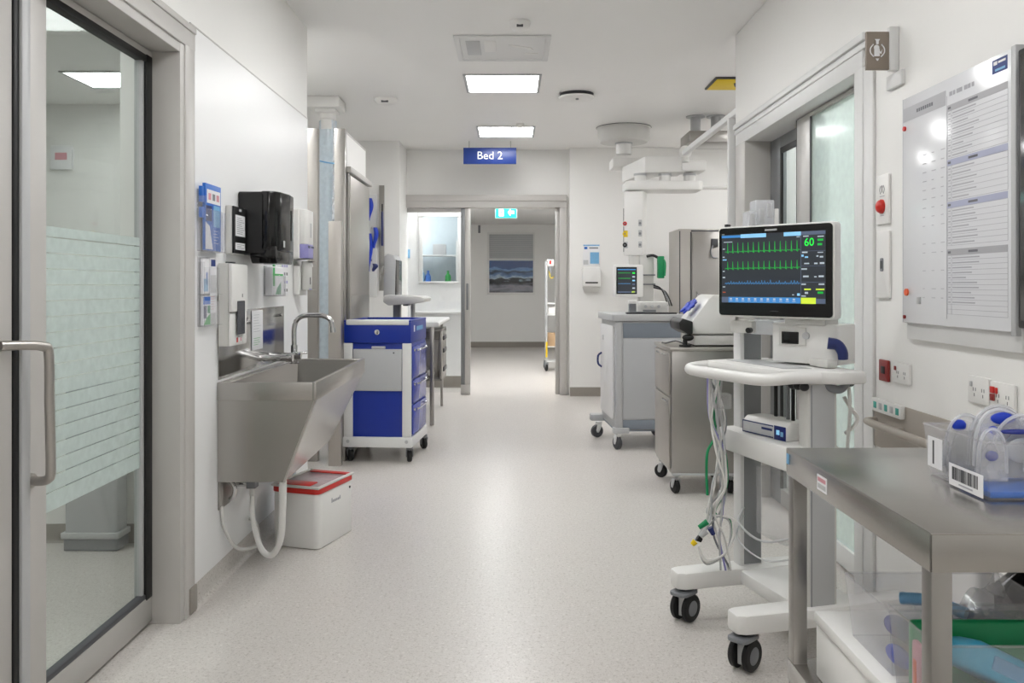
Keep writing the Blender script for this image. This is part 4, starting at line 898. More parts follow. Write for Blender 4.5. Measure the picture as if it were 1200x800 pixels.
MB(P).tube([(-hx-.016, hy-.10, g6(437)), (-hx-.045, hy-.10, g6(433)), (-hx-.045, hy-.10, g6(423)), (-hx-.016, hy-.10, g6(419))], .008, navy_m, 8, smooth=3).build('handle', d, label='blue door handle')
MB(P).box(-hx-.02, -hx-.0162, hy-.2, hy-.15, g6(402), g6(396), lgrey_m, .001).build('badge', d)
MB(P).box(-hx-.0, hx, -hy, hy, .135, g6(503.5), bluegrey_m, .006).build('plinth', t)
MB(P).rbox(-hx-.02, -hx+.10, -hy-.03, -hy+.05, .125, .165, lgrey_m, .02, 'z', .004).build('bumper', t)
MB(P).rbox(-hx-.10, -hx+.10, hy-.08, hy+.03, .125, .175, lgrey_m, .02, 'z', .004).build('foot_arm', t)
for (x, y, a) in ((-hx+.02, -hy+.0, .35), (-hx-.045, hy-.12, 1.9), (hx-.05, -hy+.04, .2), (hx-.05, hy-.08, .5)):
    caster(t, x, y, .05, .035, white2_m, dgrey_m, lgrey_m, a, .126, P)
# things on its top
wz = g6(368)
t = thing('desk_equipment', 'white electronic unit with knobs standing on the grey cart', 'device', (1.10, 6.62, wz))
MB().box(.98, 1.19, 6.52, 6.75, wz+.002, wz+.09, offw_m, .008).build('housing', t)
for x in (1.02, 1.07, 1.12): MB().cyl((x, 6.52, wz+.055), (x, 6.508, wz+.055), .012, lgrey_m, 14).build('knob', t)
MB().box(1.0, 1.1, 6.519, 6.5205, wz+.012, wz+.03, grey_m, .001).build('label_strip', t)
o = MB().rbox(.90, .955, 6.55, 6.61, wz+.001, wz+.10, grey_m, .012, 'z', .004).rbox(.897, .958, 6.547, 6.613, wz+.075, wz+.101, white_m, .012, 'z', .003).build('small_canister', None); tag(o, 'small grey canister left of the white unit on the grey cart', 'canister')
o = MB().rbox(.86, 1.24, 6.40, 6.49, wz+.001, wz+.012, matte_m, .01, 'z', .003).rbox(.88, 1.0, 6.41, 6.48, wz+.0125, wz+.018, grey_m, .006, 'z').build('keypad', None); tag(o, 'dark flat keypad at the front edge of the grey cart top', 'keypad')

# ------------------------------------------------------------------ steel housing, rails and posts beyond the right door
t = thing('ceiling_equipment_housing', 'grey steel housing on two drop tubes under the right bay ceiling', 'ceiling equipment', (1.75, 7.5, 2.48))
hx0, hz1 = pd(808, 153, 7.5); hx1, hz0 = pd(868, 166.5, 7.5)
MB().box(hx0, hx1, 7.5, 7.9, hz0, hz1, steel_m, .004).build('housing', t)
for px in (815, 839):
    x = (px-600)*.0077; MB().cyl((x, 7.7, hz1), (x, 7.7, 2.7495), .045, lgrey_m, 18).cyl((x, 7.7, 2.74), (x, 7.7, 2.7495), .085, lgrey_m, 24).build('drop_tube', t)
t = thing('curtain_rail', 'white overhead rail running back from the door jamb, held by a steel post', 'rail', (1.40, 5.9, 0))
MB().box(1.36, 1.40, 5.195, 6.82, 2.265, 2.305, white2_m, .004).build('rail', t)
MB().box(1.347, 1.388, 5.30, 5.34, .002, 2.265, white2_m, .003).box(1.388, 1.43, 5.30, 5.34, .002, 2.265, steel_m, .002).build('post', t)
t = thing('steel_cabinet', 'tall stainless cabinet against the back wall of the right bay', 'cabinet', (1.95, 8.7, 0))
c0, cz1 = pd(796, 268, 8.4); c1 = 2.45
MB().box(c0, c1, 8.42, 8.95, .08, cz1, steelp_m, .004).box(c0+.03, c1-.03, 8.45, 8.92, .002, .08, dgrey_m, .002).build('case', t)
d = MB().box(c0+.13, c1-.01, 8.398, 8.419, .10, cz1-.03, steel_m, .003).build('door', t)
MB().tube([(c0+.17, 8.398, 1.0), (c0+.17, 8.36, 1.02), (c0+.17, 8.36, 1.14), (c0+.17, 8.398, 1.16)], .008, chrome_m, 8).build('handle', d)
MB().box(c0+.112, c0+.124, 8.414, 8.4195, .10, cz1-.03, dgrey_m).box(c0+.004, c0+.014, 8.4165, 8.4195, .10, cz1-.02, dgrey_m).box(c0+.12, c1-.01, 8.4165, 8.4195, cz1-.026, cz1-.012, dgrey_m).build('door_gap', t)
hk = pd(836, 282, 8.4)
MB().box(hk[0]-.025, hk[0]+.04, 8.37, 8.398, hk[1]-.06, hk[1]+.02, dgrey_m, .004).tube([(hk[0]-.01, 8.37, hk[1]-.05), (hk[0]-.035, 8.36, hk[1]-.10), (hk[0]-.02, 8.36, hk[1]-.16), (hk[0]+.03, 8.365, hk[1]-.17)], .008, grey_m, 8, smooth=3).build('hook', d)

# ------------------------------------------------------------------ back wall poster and dispenser
x0, z1 = pd(683, 286, 9.45); x1, z0 = pd(703, 311, 9.45)
o = MB().box(x0, x1, 9.444, 9.4495, z0, z1, paper_m, .001)
o.box(x0+.005, x1-.005, 9.4432, 9.4442, z1-.02, z1-.006, sky_m).box(x0+.08, x1-.01, 9.4432, 9.4442, z0+.02, z1-.09, sky_m).box(x0+.015, x0+.05, 9.4432, 9.4442, z1-.055, z1-.03, prb_m).box(x0+.07, x1-.02, 9.4432, 9.4442, z1-.05, z1-.035, grey_m).box(x0+.006, x0+.06, 9.4432, 9.4442, z0+.01, z0+.06, lgrey_m)
tag(o.build('wall_poster', None), 'pale blue and white poster on the back wall right of the doorway', 'poster')
x0, z1 = pd(682, 313.5, 9.45); x1, z0 = pd(703, 342, 9.45)
t = thing('towel_dispenser', 'white wall dispenser with dark slot below the poster on the back wall', 'dispenser', ((x0+x1)/2, 9.4, z0))
MB().rbox(x0, x1, 9.36, 9.4495, z0+.06, z1, white_m, .015, 'y', .006).build('cover', t)
MB().hexa([(x0+.02, 9.40, z0), (x1-.02, 9.40, z0), (x1-.02, 9.4495, z0), (x0+.02, 9.4495, z0), (x0, 9.37, z0+.058), (x1, 9.37, z0+.058), (x1, 9.4495, z0+.058), (x0, 9.4495, z0+.058)], offw_m, .004).build('base', t)
MB().box(x0+.03, x1-.03, 9.358, 9.361, z0+.095, z0+.11, matte_m, .001).build('paper_slot', t)

# ------------------------------------------------------------------ steel cabinet on castors with white analyser
t = thing('steel_trolley', 'stainless steel cabinet trolley on castors behind the large monitor stand', 'trolley', (1.14, 5.18, 0))
a0, a1, b0, b1 = .93, 1.335, 4.97, 5.50
zt_ = .862
MB().box(a0, a1, b0, b1, .125, zt_-.02, steel_m, .004).build('case', t)
MB().box(a0-.012, a1+.003, b0-.012, b1+.01, zt_-.02, zt_, steelp_m, .003).build('top', t)
zz = [.16, .52, .845]
d = MB().box(a0-.012, a0-.0005, b0+.03, b1-.02, .58, .83, steelp_m, .003).build('drawer', t)
MB().box(a0-.022, a0-.0125, b0+.12, b1-.12, .805, .815, chrome_m, .002).build('handle', d)
d = MB().box(a0-.012, a0-.0005, b0+.03, b1-.02, .15, .565, steelp_m, .003).build('door', t)
MB().box(a0-.022, a0-.0125, b0+.06, b0+.20, .535, .545, chrome_m, .002).build('handle', d)
MB().box(a0+.0, a1, b0-.008, b0-.001, .118, .13, lgrey_m, .002).build('lower_edge', t)
for (x, y, a) in ((a0+.035, b0+.045, .35), (a0+.03, b1-.06, .9), (a1-.05, b0+.05, .2), (a1-.05, b1-.06, .2)): caster(t, x, y, .042, .028, green_m if False else lgrey_m, black_m, green_m, a, .118)
t = thing('analyser', 'white bench analyser with sloping front on the steel cabinet trolley', 'analyser', (1.15, 5.2, zt_))
def an(px, py): return ((px-600)*5.1/1000, EYE-(py-VPY)*5.1/1000)
pol = [an(808, 391), an(804, 383), an(812, 372), an(828, 350), an(834, 345), an(859, 346), an(861, 391)]
MB().prism(pol, 'y', 5.05, 5.42, white_m, .012).build('housing', t)
x, z = an(811, 392.5); x1 = an(861, 0)[0]
MB().box(x, x1, 5.04, 5.42, zt_+.008, z, offw_m, .006).build('base', t)
MB().box(x+.01, x1-.01, 5.05, 5.41, zt_+.0005, zt_+.008, black_m, .002).build('foot', t)
MB().prism([an(792, 377), an(796, 372), an(808, 376), an(808, 390), an(803, 391), an(793, 385)], 'y', 5.0, 5.3, matte_m, .006).build('black_tray', t, label='black receiving tray')
o = MB().cyl((an(800, 0)[0], 5.03, zt_+.002), (an(800, 0)[0], 5.03, zt_+.012), .035, matte_m, 20).cyl((an(800, 0)[0], 5.03, zt_+.01), (an(800, 0)[0], 5.03, zt_+.05), .014, matte_m, 12).ell((an(803, 0)[0], 5.02, zt_+.055), (.035, .02, .02), matte_m).tube([(an(798, 0)[0], 5.03, zt_+.02), (an(792, 0)[0], 5.10, zt_+.03), (an(786, 0)[0], 5.25, zt_+.008), (an(784, 0)[0], 5.33, zt_+.006)], .005, matte_m, 6, smooth=4).build('black_stand', None, smooth=50)
tag(o, 'small black stand with a cable in front of the white analyser', 'stand')
def bl(u, v):
    x, z = an(801+20*u, 365-13*u+8*(v-.5)*0); a = PI*v
    return (x-.02*math.sin(a)*0+.02*math.cos(a)*0, 5.06+.20*v, z+.035*math.sin(a)*(1-.3*u)+.01*math.sin(7*u+3*v))
def crum(u, v):
    a = 2*PI*u; t_ = PI*v; k = 1+.16*math.sin(3*a+4*t_)+.10*math.sin(7*a-5*t_)
    x, z = an(811, 361); dx = .052*math.sin(t_)*math.cos(a)*k; dz = .024*math.cos(t_)*k
    return (x+dx*.86+dz*.1, 5.19+.075*math.sin(t_)*math.sin(a)*k, z+.010+dx*.62+dz)
o = MB().grid(crum, 28, 16, bluebag_m).build('blue_cover', None, smooth=40); tag(o, 'crumpled bright blue cover lying on the sloping front of the white analyser', 'cover')

# ------------------------------------------------------------------ large patient monitor on its stand
Wx, Wy = .263, -.965
A_ = Vector((.882, 3.19, 0)); B_ = Vector((.992, 2.79, 0)); M_ = (A_+B_)/2
P = Matrix(((Wx, -Wy, 0, M_.x), (Wy, Wx, 0, M_.y), (0, 0, 1, 0), (0, 0, 0, 1)))
t = thing('monitor_stand', 'white wheeled medical stand carrying the large patient monitor', 'monitor stand', (M_.x, M_.y, 0))
hA = .207
b = MB(P)
for s in (-1, 1):
    x = s*hA
    b.prism([(x-.045, -.275), (x-.03, -.305), (x+.03, -.305), (x+.045, -.275), (x+.05, -.05), (x+.05, .12), (x+.035, .36), (x-.035, .36), (x-.05, .12), (x-.05, -.05)], 'z', .122, .185, white_m, .010)
b.box(-hA, hA, -.06, .17, .128, .178, white_m, .010)
b.build('base', t)
for s in (-1, 1):
    for y in (-.255, .32):
        c = MB(P @ Matrix.Translation((s*hA, y, 0)) @ Matrix.Rotation(.5 if y < 0 else .2, 4, 'Z'))
        c.cyl((0, 0, .10), (0, 0, .123), .03, dgrey_m, 20).rbox(-.036, .036, -.062, .036, .098, .112, grey_m, .02, 'z', .004).box(-.013, .013, -.03, .03, .02, .10, lgrey_m, .004)
        k = c.build('caster', t)
        for w in (-1, 1):
            f = MB(P @ Matrix.Translation((s*hA, y, .0505)) @ Matrix.Rotation(.5 if y < 0 else .2, 4, 'Z') @ Matrix.Translation((0, -.005, 0)) @ Matrix.Rotation(PI/2, 4, 'Y'))
            f.lathe([(.001, w*.015), (.046, w*.015), (.05, w*.018), (.05, w*.030), (.045, w*.035), (.029, w*.036), (.028, w*.034), (.001, w*.034)], black_m, 32)
            f.lathe([(.001, w*.0335), (.028, w*.0345), (.02, w*.037), (.001, w*.038)], grey_m, 24)
            f.build('wheel', k)
ct = 1.06
b = MB(P).box(-hA-.030, -hA+.022, -.045, .045, .178, ct, white2_m, .004).build('column', t)
MB(P).box(-hA+.0215, -hA+.0245, -.030, .040, .19, ct-.01, dalu_m, .001).build('cable_channel', b, label='grey inset channel')
b = MB(P).box(hA-.022, hA+.028, -.048, .062, .178, .906, offw_m, .004).build('column', t)
MB(P).box(hA+.0275, hA+.0305, -.038, .052, .185, .90, lgrey_m, .001).box(hA+.0295, hA+.0315, -.036, -.033, .185, .90, grey_m).build('cable_channel', b)
# cross shelf that carries the small device
MB(P).box(-hA-.035, hA+.035, -.105, .075, .615, .697, white_m, .010).build('shelf_box', t)
# module between the columns, above the tray
Wm = Vector((.697, -.717, 0)); Nm = Vector((-.717, -.697, 0))
mid = Vector((.905, 2.957, 0))
Pm = Matrix(((Wm.x, Nm.x, 0, mid.x), (Wm.y, Nm.y, 0, mid.y), (0, 0, 1, 0), (0, 0, 0, 1)))  # local: x right, y towards viewer (mirrored frame handled by normals)
b = MB(Pm); b.rbox(-.03, .215, -.17, -.045, .955, 1.09, white_m, .008, 'z', .004).box(.0, .17, -.19, -.16, .95, 1.06, offw_m, .004).build('host_module', t)
hm = MB(Pm).box(.0, .10, -.046, -.038, 1.015, 1.078, offw_m, .003).build('module_face', t)
MB(Pm).box(.012, .075, -.0385, -.036, 1.020, 1.062, gloss_m, .002).cyl((.10, -.046, 1.05), (.10, -.036, 1.05), .012, lgrey_m, 16).build('module_screen', hm, label='small dark display')
MB(Pm).box(-.13, -.03, -.16, -.06, 1.045, 1.098, milky_m, .008).box(-.19, -.10, -.10, -.03, 1.05, 1.095, offw_m, .008).cyl((-.105, -.03, 1.062), (-.105, -.012, 1.062), .010, matte_m, 14).build('sensor_bracket', t)
MB(Pm).box(.02, .17, -.14, -.04, 1.085, 1.112, offw_m, .006).build('swivel_mount', t)
# tray with handle rail
tr = MB(P)
tr.prism([(-.225, -.165), (.10, -.135), (.175, -.115), (.245, -.06), (.30, .03), (.30, .13), (-.225, .14)], 'z', .905, .947, white_m, .012)
tr.build('tray', t)
MB(P).prism([(-.19, -.10), (.16, -.09), (.19, .0), (-.19, .02)], 'z', .9475, .949, lgrey_m, .001).build('tray_mat', t, label='grey tray inlay')
MB(P).tube([(-.235, .10, .928), (-.235, -.10, .926), (-.225, -.20, .922), (-.195, -.245, .918), (-.12, -.245, .916), (.06, -.205, .914), (.15, -.182, .914), (.205, -.155, .918), (.235, -.095, .925), (.262, -.02, .927)], .020, white_m, 14, smooth=6).build('handle_rail', t)
# wire basket and clear bottle between the columns
MB(P).rbox(-.09, .10, -.045, .06, .34, .575, clearp_m, .02, 'z', .003).build('clear_container', t)
MB(P).tube([(-hA+.02, -.03, .40), (-.10, -.10, .37), (.06, -.10, .35), (hA-.02, -.03, .40)], .004, lgrey_m, 8, smooth=5).tube([(-hA+.02, -.03, .37), (-.06, -.13, .33), (.10, -.12, .30), (hA-.02, -.03, .33)], .003, lgrey_m, 8, smooth=5).build('wire_holder', t)
# dark strap bits under the tray
for x in (-.03, .045, .075): MB(P).box(x-.006, x+.006, .0, .01, .70, .905, matte_m if x != .045 else grey_m, .002).build('cable_strap', t)
for x in (-.17, .17, .20, .235): MB(P).ell((x, -.14 if x < 0 else -.06, .895), (.016, .016, .014), matte_m, 12, 8).build('knob', t)
# thermometer handset and holder at the right
h = MB(P)
h.box(.10, .20, .05, .09, .949, .975, offw_m, .004).build('handset_holder', t)
x, z = at(976, 405, 2.83).x, at(976, 405, 2.83).z
MB().tube([(at(970, 402, 2.83)), (at(981, 404, 2.82)), (at(987, 412, 2.81)), (at(988, 421, 2.81))], [.020, .026, .024, .016], navy_m, 14, smooth=4).build('handset', t, label='dark blue handset')
MB().tube([at(964, 449, 2.78), at(975, 455, 2.77), at(985, 456, 2.77), at(992, 448, 2.77), at(993, 440, 2.77)], .013, grey_m, 12, smooth=5).ell(tuple(at(997, 446, 2.78)), (.014, .014, .02), dgrey_m).build('hose_hook', t, label='grey curved hook')
for pts in ([(972, 446, 2.78), (975, 470, 2.78), (972, 495, 2.79), (967, 510, 2.8)], [(974, 452, 2.78), (974, 480, 2.78), (972, 515, 2.79), (969, 535, 2.8)],
            [(990, 436, 2.8), (994, 450, 2.8), (996, 480, 2.8), (994, 510, 2.8), (992, 535, 2.8)], [(989, 465, 2.82), (998, 480, 2.82), (1005, 490, 2.82), (1000, 500, 2.82), (990, 508, 2.82)]):
    MB().tube([at(*p) for p in pts], .006, offw_m, 8, smooth=6).build('hose', t)
# white accessory boxes on a pole behind the screen
hp = MB().box(at(880, 0, 3.2).x, at(902, 0, 3.2).x, 3.14, 3.22, at(0, 278, 3.2).z, at(0, 236, 3.2).z, milky_m, .004).box(at(870, 0, 3.2).x, at(881, 0, 3.2).x, 3.13, 3.20, at(0, 278, 3.2).z, at(0, 249, 3.2).z, violet_m if False else milky_m, .004)\
    .box(at(902, 0, 3.2).x, at(907, 0, 3.2).x, 3.14, 3.21, at(0, 278, 3.2).z, at(0, 246, 3.2).z, white_m, .003).cyl((.915, 3.18, 1.06), (.915, 3.18, at(0, 270, 3.2).z), .012, lgrey_m, 12).build('accessory_holder', t)
for px, py in ((873, 252), (884, 246), (893, 240)): MB().box(at(px, 0, 3.2).x, at(px+5, 0, 3.2).x, 3.128, 3.138, at(0, py+16, 3.2).z, at(0, py, 3.2).z, lgrey_m, .002).build('sachet', hp)
# monitor
t = thing('patient_monitor', 'large white patient monitor with black bezel showing heart traces and 60', 'monitor', (mid.x, mid.y, 1.1))
hw, z0, z1 = .2195, 1.112, 1.430
MB(Pm).rbox(-hw, hw, -.052, -.001, z0-.004, z1+.004, white_m, .014, 'y', .006).build('housing', t)
MB(Pm).rbox(-hw+.006, hw-.006, -.001, .002, z0+.003, z1-.002, gloss_m, .012, 'y').build('bezel', t)
SW0, SW1, SZ0, SZ1 = -.202, .190, 1.160, 1.404
sc = MB(Pm).box(SW0, SW1, .002, .0026, SZ0, SZ1, screen_m).build('screen', t)
sw, sh = SW1-SW0, SZ1-SZ0
def sb(mb, u0, u1, v0, v1, m, y=.0031): mb.box(SW0+sw*u0, SW0+sw*u1, .0026, y, SZ1-sh*v1, SZ1-sh*v0, m); return mb
q = MB(Pm)
sb(q, 0, .195, .01, .045, sblue_m); sb(q, .195, .45, .0, .055, slblue_m); sb(q, .62, .78, .0, .055, slblue_m); sb(q, .78, 1, .0, .05, sgry_m)
sb(q, .07, .775, .915, .995, sblue_m); sb(q, 0, .07, .915, .995, sgry_m); sb(q, .78, .915, .915, 1, syel_m); sb(q, .915, 1, .93, .995, sgry_m)
sb(q, .778, .782, .05, .915, sgry_m); sb(q, .782, 1, .27, .275, sgry_m); sb(q, .782, 1, .475, .48, sgry_m); sb(q, .782, 1, .70, .705, sgry_m)
q.build('screen_bars', sc)
def trace(base, amp, m, n, name, th=.0016):
    q = MB(Pm); pts = []
    for k in range(n):
        u = .035+.735*k/n; du = .735/n
        if amp > .05:
            pts += [(u, base), (u+du*.25, base-.008), (u+du*.4, base), (u+du*.46, base+.012), (u+du*.52, base-amp), (u+du*.60, base+.02), (u+du*.68, base), (u+du*.85, base-.014)]
        else:
            pts += [(u, base), (u+du*.2, base-amp*random.uniform(.6, 2.2)), (u+du*.5, base+amp*.2), (u+du*.7, base-amp*.7)]
    pts.append((.775, base))
    for (a, b_) in zip(pts, pts[1:]):
        p = Vector((SW0+sw*a[0], SZ1-sh*a[1])); r = Vector((SW0+sw*b_[0], SZ1-sh*b_[1])); d = (r-p).normalized(); nn = Vector((-d.y, d.x))*th/2
        if nn.length == 0: continue
        q.add([(p.x+nn.x, .0032, p.y+nn.y), (r.x+nn.x, .0032, r.y+nn.y), (r.x-nn.x, .0032, r.y-nn.y), (p.x-nn.x, .0032, p.y-nn.y)], [(0, 1, 2, 3)], m)
    q.build(name, sc)
trace(.255, .135, sgreen_m, 14, 'heart_trace'); trace(.50, .105, sgreen_m, 14, 'heart_trace'); trace(.725, .028, strace_m, 26, 'breathing_trace')
PT = Pm @ Matrix(((1, 0, 0, 0), (0, 0, 1, .0033), (0, 1, 0, 0), (0, 0, 0, 1)))
q = MB(PT @ Matrix.Translation((SW0+sw*.855, SZ1-sh*.155, 0))).text('60', .038, snum_m, Matrix.Identity(4), .0002, sx=.95); q.build('heart_rate_digits', sc, label='green digits 60')
q = MB(Pm)
for (u, v, w, h, m) in ((.80, .06, .05, .015, swhite_m), (.93, .07, .055, .015, swhite_m), (.93, .11, .05, .03, sgreen_m), (.93, .17, .04, .03, sgreen_m), (.79, .28, .05, .02, swhite_m), (.93, .29, .05, .012, swhite_m),
        (.785, .32, .02, .03, slblue_m), (.815, .345, .03, .022, slblue_m), (.92, .335, .018, .02, swhite_m), (.95, .345, .03, .022, swhite_m), (.81, .435, .045, .018, swhite_m), (.90, .435, .03, .02, swhite_m), (.95, .43, .04, .025, swhite_m),
        (.785, .51, .05, .02, swhite_m), (.80, .61, .05, .024, swhite_m), (.90, .62, .022, .016, swhite_m), (.94, .61, .045, .024, swhite_m), (.785, .72, .04, .02, swhite_m), (.94, .72, .05, .02, swhite_m),
        (.81, .79, .06, .02, syel_m), (.915, .79, .075, .02, syel_m), (.815, .835, .03, .028, swhite_m), (.93, .83, .05, .03, sgreen_m), (.785, .885, .04, .015, swhite_m),
        (.02, .10, .09, .012, swhite_m), (.01, .20, .022, .014, swhite_m), (.01, .32, .02, .014, swhite_m), (.01, .36, .04, .016, slblue_m), (.01, .53, .02, .014, swhite_m), (.01, .62, .025, .016, swhite_m), (.01, .76, .025, .014, swhite_m), (.01, .84, .03, .014, orange_m),
        (.70, .87, .016, .014, swhite_m), (.745, .855, .025, .035, slblue_m), (.74, .065, .03, .012, swhite_m)):
    sb(q, u, u+w, v, v+h, m, .0030)
for k in range(11):
    u = .085+.062*k; sb(q, u, u+.022, .93, .955, swhite_m, .0034); sb(q, u-.004, u+.026, .967, .975, swhite_m, .0034)
q.build('screen_readings', sc)
MB(Pm).box(-.03, .015, .002, .0027, z1-.018, z1-.012, lgrey_m).box(-hw+.018, -hw+.028, .002, .0027, z1-.026, z1-.022, grey_m).box(-.01, .02, .002, .0026, z0+.02, z0+.022, dgrey_m).build('bezel_print', t)
o = MB(Pm).box(-hw+.02, -hw+.035, -.03, -.01, z1+.0045, z1+.014, matte_m, .002).build('alarm_button', t)

# small white device on the stand shelf
dv = frame((.826, 3.06, .6975), ((.92-.826), (2.857-3.06), 0))  # x along the front, y up, z towards the viewer
t = thing('infusion_device', 'small white device with blue front panel on the lower shelf of the monitor stand', 'device', (.88, 2.96, .6975))
L = .222
MB(dv).prism([(.0005, 0), (.0005, -.012), (.0005, .0), (.045, .0), (.062, -.02), (.062, -.10), (.05, -.115), (.0005, -.115)][2:], 'x', 0, L, white_m, .006, M=Matrix(((1, 0, 0, 0), (0, 1, 0, 0), (0, 0, 1, 0), (0, 0, 0, 1)))).build('housing', t)
MB(dv).box(.002, L*.72, .003, .046, .0002, .0012, navy_m, .0004).box(.006, L*.72, .007, .042, .0010, .0016, pgrey_m, .0003).box(L*.74, L*.99, .001, .048, .0003, .0018, dblue_m, .0005).box(L*.46, L*.70, .026, .034, .0016, .002, navy_m).build('front_panel', t, label='grey front panel outlined in blue')
MB(dv).box(L*.79, L*.86, .018, .034, .0018, .0022, slblue_m).box(L*.88, L*.94, .014, .03, .0018, .0022, sky_m).box(.02, .04, .012, .03, .0016, .002, lgrey_m).build('buttons', t)

# hanging monitoring leads
leads = thing('monitor_leads', 'bundle of grey, green and yellow monitoring leads hanging from the stand tray', 'cable bundle', (.70, 3.08, .25))
random.seed(5)
cols = [offw_m, lgrey_m, white_m, lgrey_m, offw_m, lgrey_m, violet_m, offw_m, white_m, grey_m, lgrey_m, green_m, white_m, lgrey_m]
for k, m in enumerate(cols):
    j = lambda s: random.uniform(-s, s)
    Y = 3.04+.005*k
    ex = (822, 628) if k % 3 else (840, 625)
    pts = [at(838+j(9), 440, Y), at(841+j(10), 490, Y+j(.02)), at(844+j(6), 530, Y+j(.02)), at(843+j(9), 570, Y+j(.02)), at(838+j(10), 600, Y+j(.02))]
    if k % 3 == 0: pts += [at(846+j(10), 630, Y), at(850+j(8), 668, Y)]
    elif k % 3 == 1: pts += [at(824+j(5), 622, Y), at(815+j(3), 634, Y)]
    else: pts += [at(856+j(6), 610, Y), at(852, 645, Y), at(828, 660+j(6), Y), at(818, 640, Y)]
    MB().tube(pts, .0038, m, 6, smooth=6).build('lead', leads, label=None)
MB().tube([at(836, 516, 3.06), at(829, 530, 3.05), at(828, 555, 3.05), at(829, 580, 3.05)], .005, green_m, 8, smooth=5).build('lead', leads, label='bright green lead')
MB().rbox(at(836, 0, 3.04).x, at(856, 0, 3.04).x, 3.02, 3.10, at(0, 478, 3.04).z, at(0, 462, 3.04).z, clearp_m, .01, 'z').build('cable_clip', leads)
for (a, b_, m) in (((829, 611), (819, 618), green_m), ((815, 634), (811, 638), yellow_m), ((828, 622), (822, 628), lgrey_m), ((832, 618), (836, 626), navy_m), ((817, 630), (822, 633), matte_m)):
    MB().cyl(at(a[0], a[1], 3.03), at(b_[0], b_[1], 3.03), .011, m, 12, .008).build('connector', leads)

# ------------------------------------------------------------------ wall plates, whiteboard, bumper
def plate(name, label, cat, px0, px1, py0, py1, group=None, th=.010, m=white_m):
    """plate on the right wall: px0/px1 are its near-vertical edges, py0/py1 measured at px0 (far edge)"""
    Ya, z1 = RW(px0, py0); _, z0 = RW(px0, py1); Yb, _ = RW(px1, py0)
    t = thing(name, label, cat, (R0, (Ya+Yb)/2, z0), group); P = rwf(Ya, z0)
    MB(P).rbox(0, Ya-Yb, 0, z1-z0, .0005, th, m, .004, 'z', .002).build('plate', t); return t, P, Ya-Yb, z1-z0
t, P, w, h = plate('emergency_call_button', 'white wall plate with round red emergency button, right of the door', 'call button', 1030, 1044.5, 207, 264)
MB(P).cyl((w/2, h*.36, .010), (w/2, h*.36, .016), .026, red_m, 24).ell((w/2, h*.36, .018), (.024, .024, .014), red_m, 20, 10).build('button', t, label='red push button')
q = MB(P); 
for s in (-1, 1): q.tube([(w/2+s*.012, h*.62, .0105), (w/2+s*.019, h*.70, .0105), (w/2+s*.012, h*.78, .0105)], .0012, dink_m, 6, smooth=3)
q.cyl((w/2, h*.76, .0100), (w/2, h*.76, .0108), .005, dink_m, 10).box(w/2-.003, w/2+.003, h*.64, h*.74, .010, .0108, dink_m).box(w/2-.02, w/2+.02, h*.56, h*.575, .010, .0106, ink_m).box(w/2-.015, w/2+.015, h*.17, h*.185, .010, .0106, ink_m).build('print', t)
t, P, w, h = plate('wall_switch', 'white wall plate with small grey lens under the red emergency button', 'switch', 1030, 1045, 272, 349)
MB(P).rbox(w*.36, w*.60, h*.40, h*.60, .010, .013, grey_m, .006, 'z', .001).rbox(w*.41, w*.55, h*.44, h*.56, .0128, .015, dgrey_m, .004, 'z').build('lens', t)
t, P, w, h = plate('wall_socket', 'dark red wall socket plate below the grey lens switch', 'socket', 1033, 1043.5, 420.5, 445, m=dred_m)
MB(P).box(w*.3, w*.7, h*.35, h*.7, .010, .012, matte_m, .001).build('socket_face', t)
def sock(label, px0, px1, py0, py1, red=False):
    t, P, w, h = plate('wall_socket', label, 'socket', px0, px1, py0, py1)
    for sx in ((.3, .7) if px1-px0 > 18 else (.6,)):
        MB(P).box(w*sx-.004, w*sx-.001, h*.45, h*.58, .0098, .0104, dgrey_m).box(w*sx+.008, w*sx+.011, h*.45, h*.58, .0098, .0104, dgrey_m).box(w*sx+.002, w*sx+.005, h*.25, h*.37, .0098, .0104, dgrey_m).build('socket_slots', t)
    if red: MB(P).box(w*.06, w*.22, h*.58, h*.82, .010, .016, red_m, .002).box(w*.06, w*.22, h*.30, h*.55, .010, .016, dred_m, .002).box(w*.26, w*.34, h*.58, h*.8, .010, .014, red_m, .002).build('switch', t, label='red switches')
    else: MB(P).box(w*.15, w*.25, h*.6, h*.8, .010, .014, dred_m if px1 < 1100 else lgrey_m, .002).build('switch', t)
    return t
sock('small white socket plate right of the dark red socket', 1049, 1069, 423, 447)
sock('white double socket over the steel table, the one without red switches', 1138, 1163, 439, 470)
sock('white socket with red switches over the trays on the steel table', 1164.5, 1193, 446, 478, True)
# bumper panel + rail + gas strip
Ya, za = RW(1024, 465); Yb = 2.05
struct(MB().box(XR-.006, XR-.0005, Yb, Ya, EYE-(520-VPY)*Ya/1000, za, beige_m, .001).build('trim_12'))
t = thing('wall_handrail', 'beige tubular wall rail along the beige wall strip behind the steel table', 'handrail', (XR-.05, 2.7, .78))
zr = EYE-(496-VPY)*3.1/1000
MB().tube([(XR-.008, 3.17, zr), (XR-.045, 3.16, zr), (XR-.05, 3.10, zr), (XR-.05, 2.1, zr)], .014, beige_m, 12).build('rail', t)
for y in (2.95, 2.4): MB().cyl((XR-.008, y, zr), (XR-.05, y, zr), .010, beige_m, 10).build('bracket', t)
Ya, z1 = RW(1026.5, 465, XR-.006); _, z0 = RW(1026.5, 480, XR-.006); Yb, _ = RW(1061, 470, XR-.006)
t = thing('wall_outlet_strip', 'long white outlet strip with teal marks on the beige wall strip', 'outlet strip', (XR-.007, (Ya+Yb)/2, z0)); P = frame((XR-.0065, Ya, z0), (0, -1, 0)); w, h = Ya-Yb, z1-z0
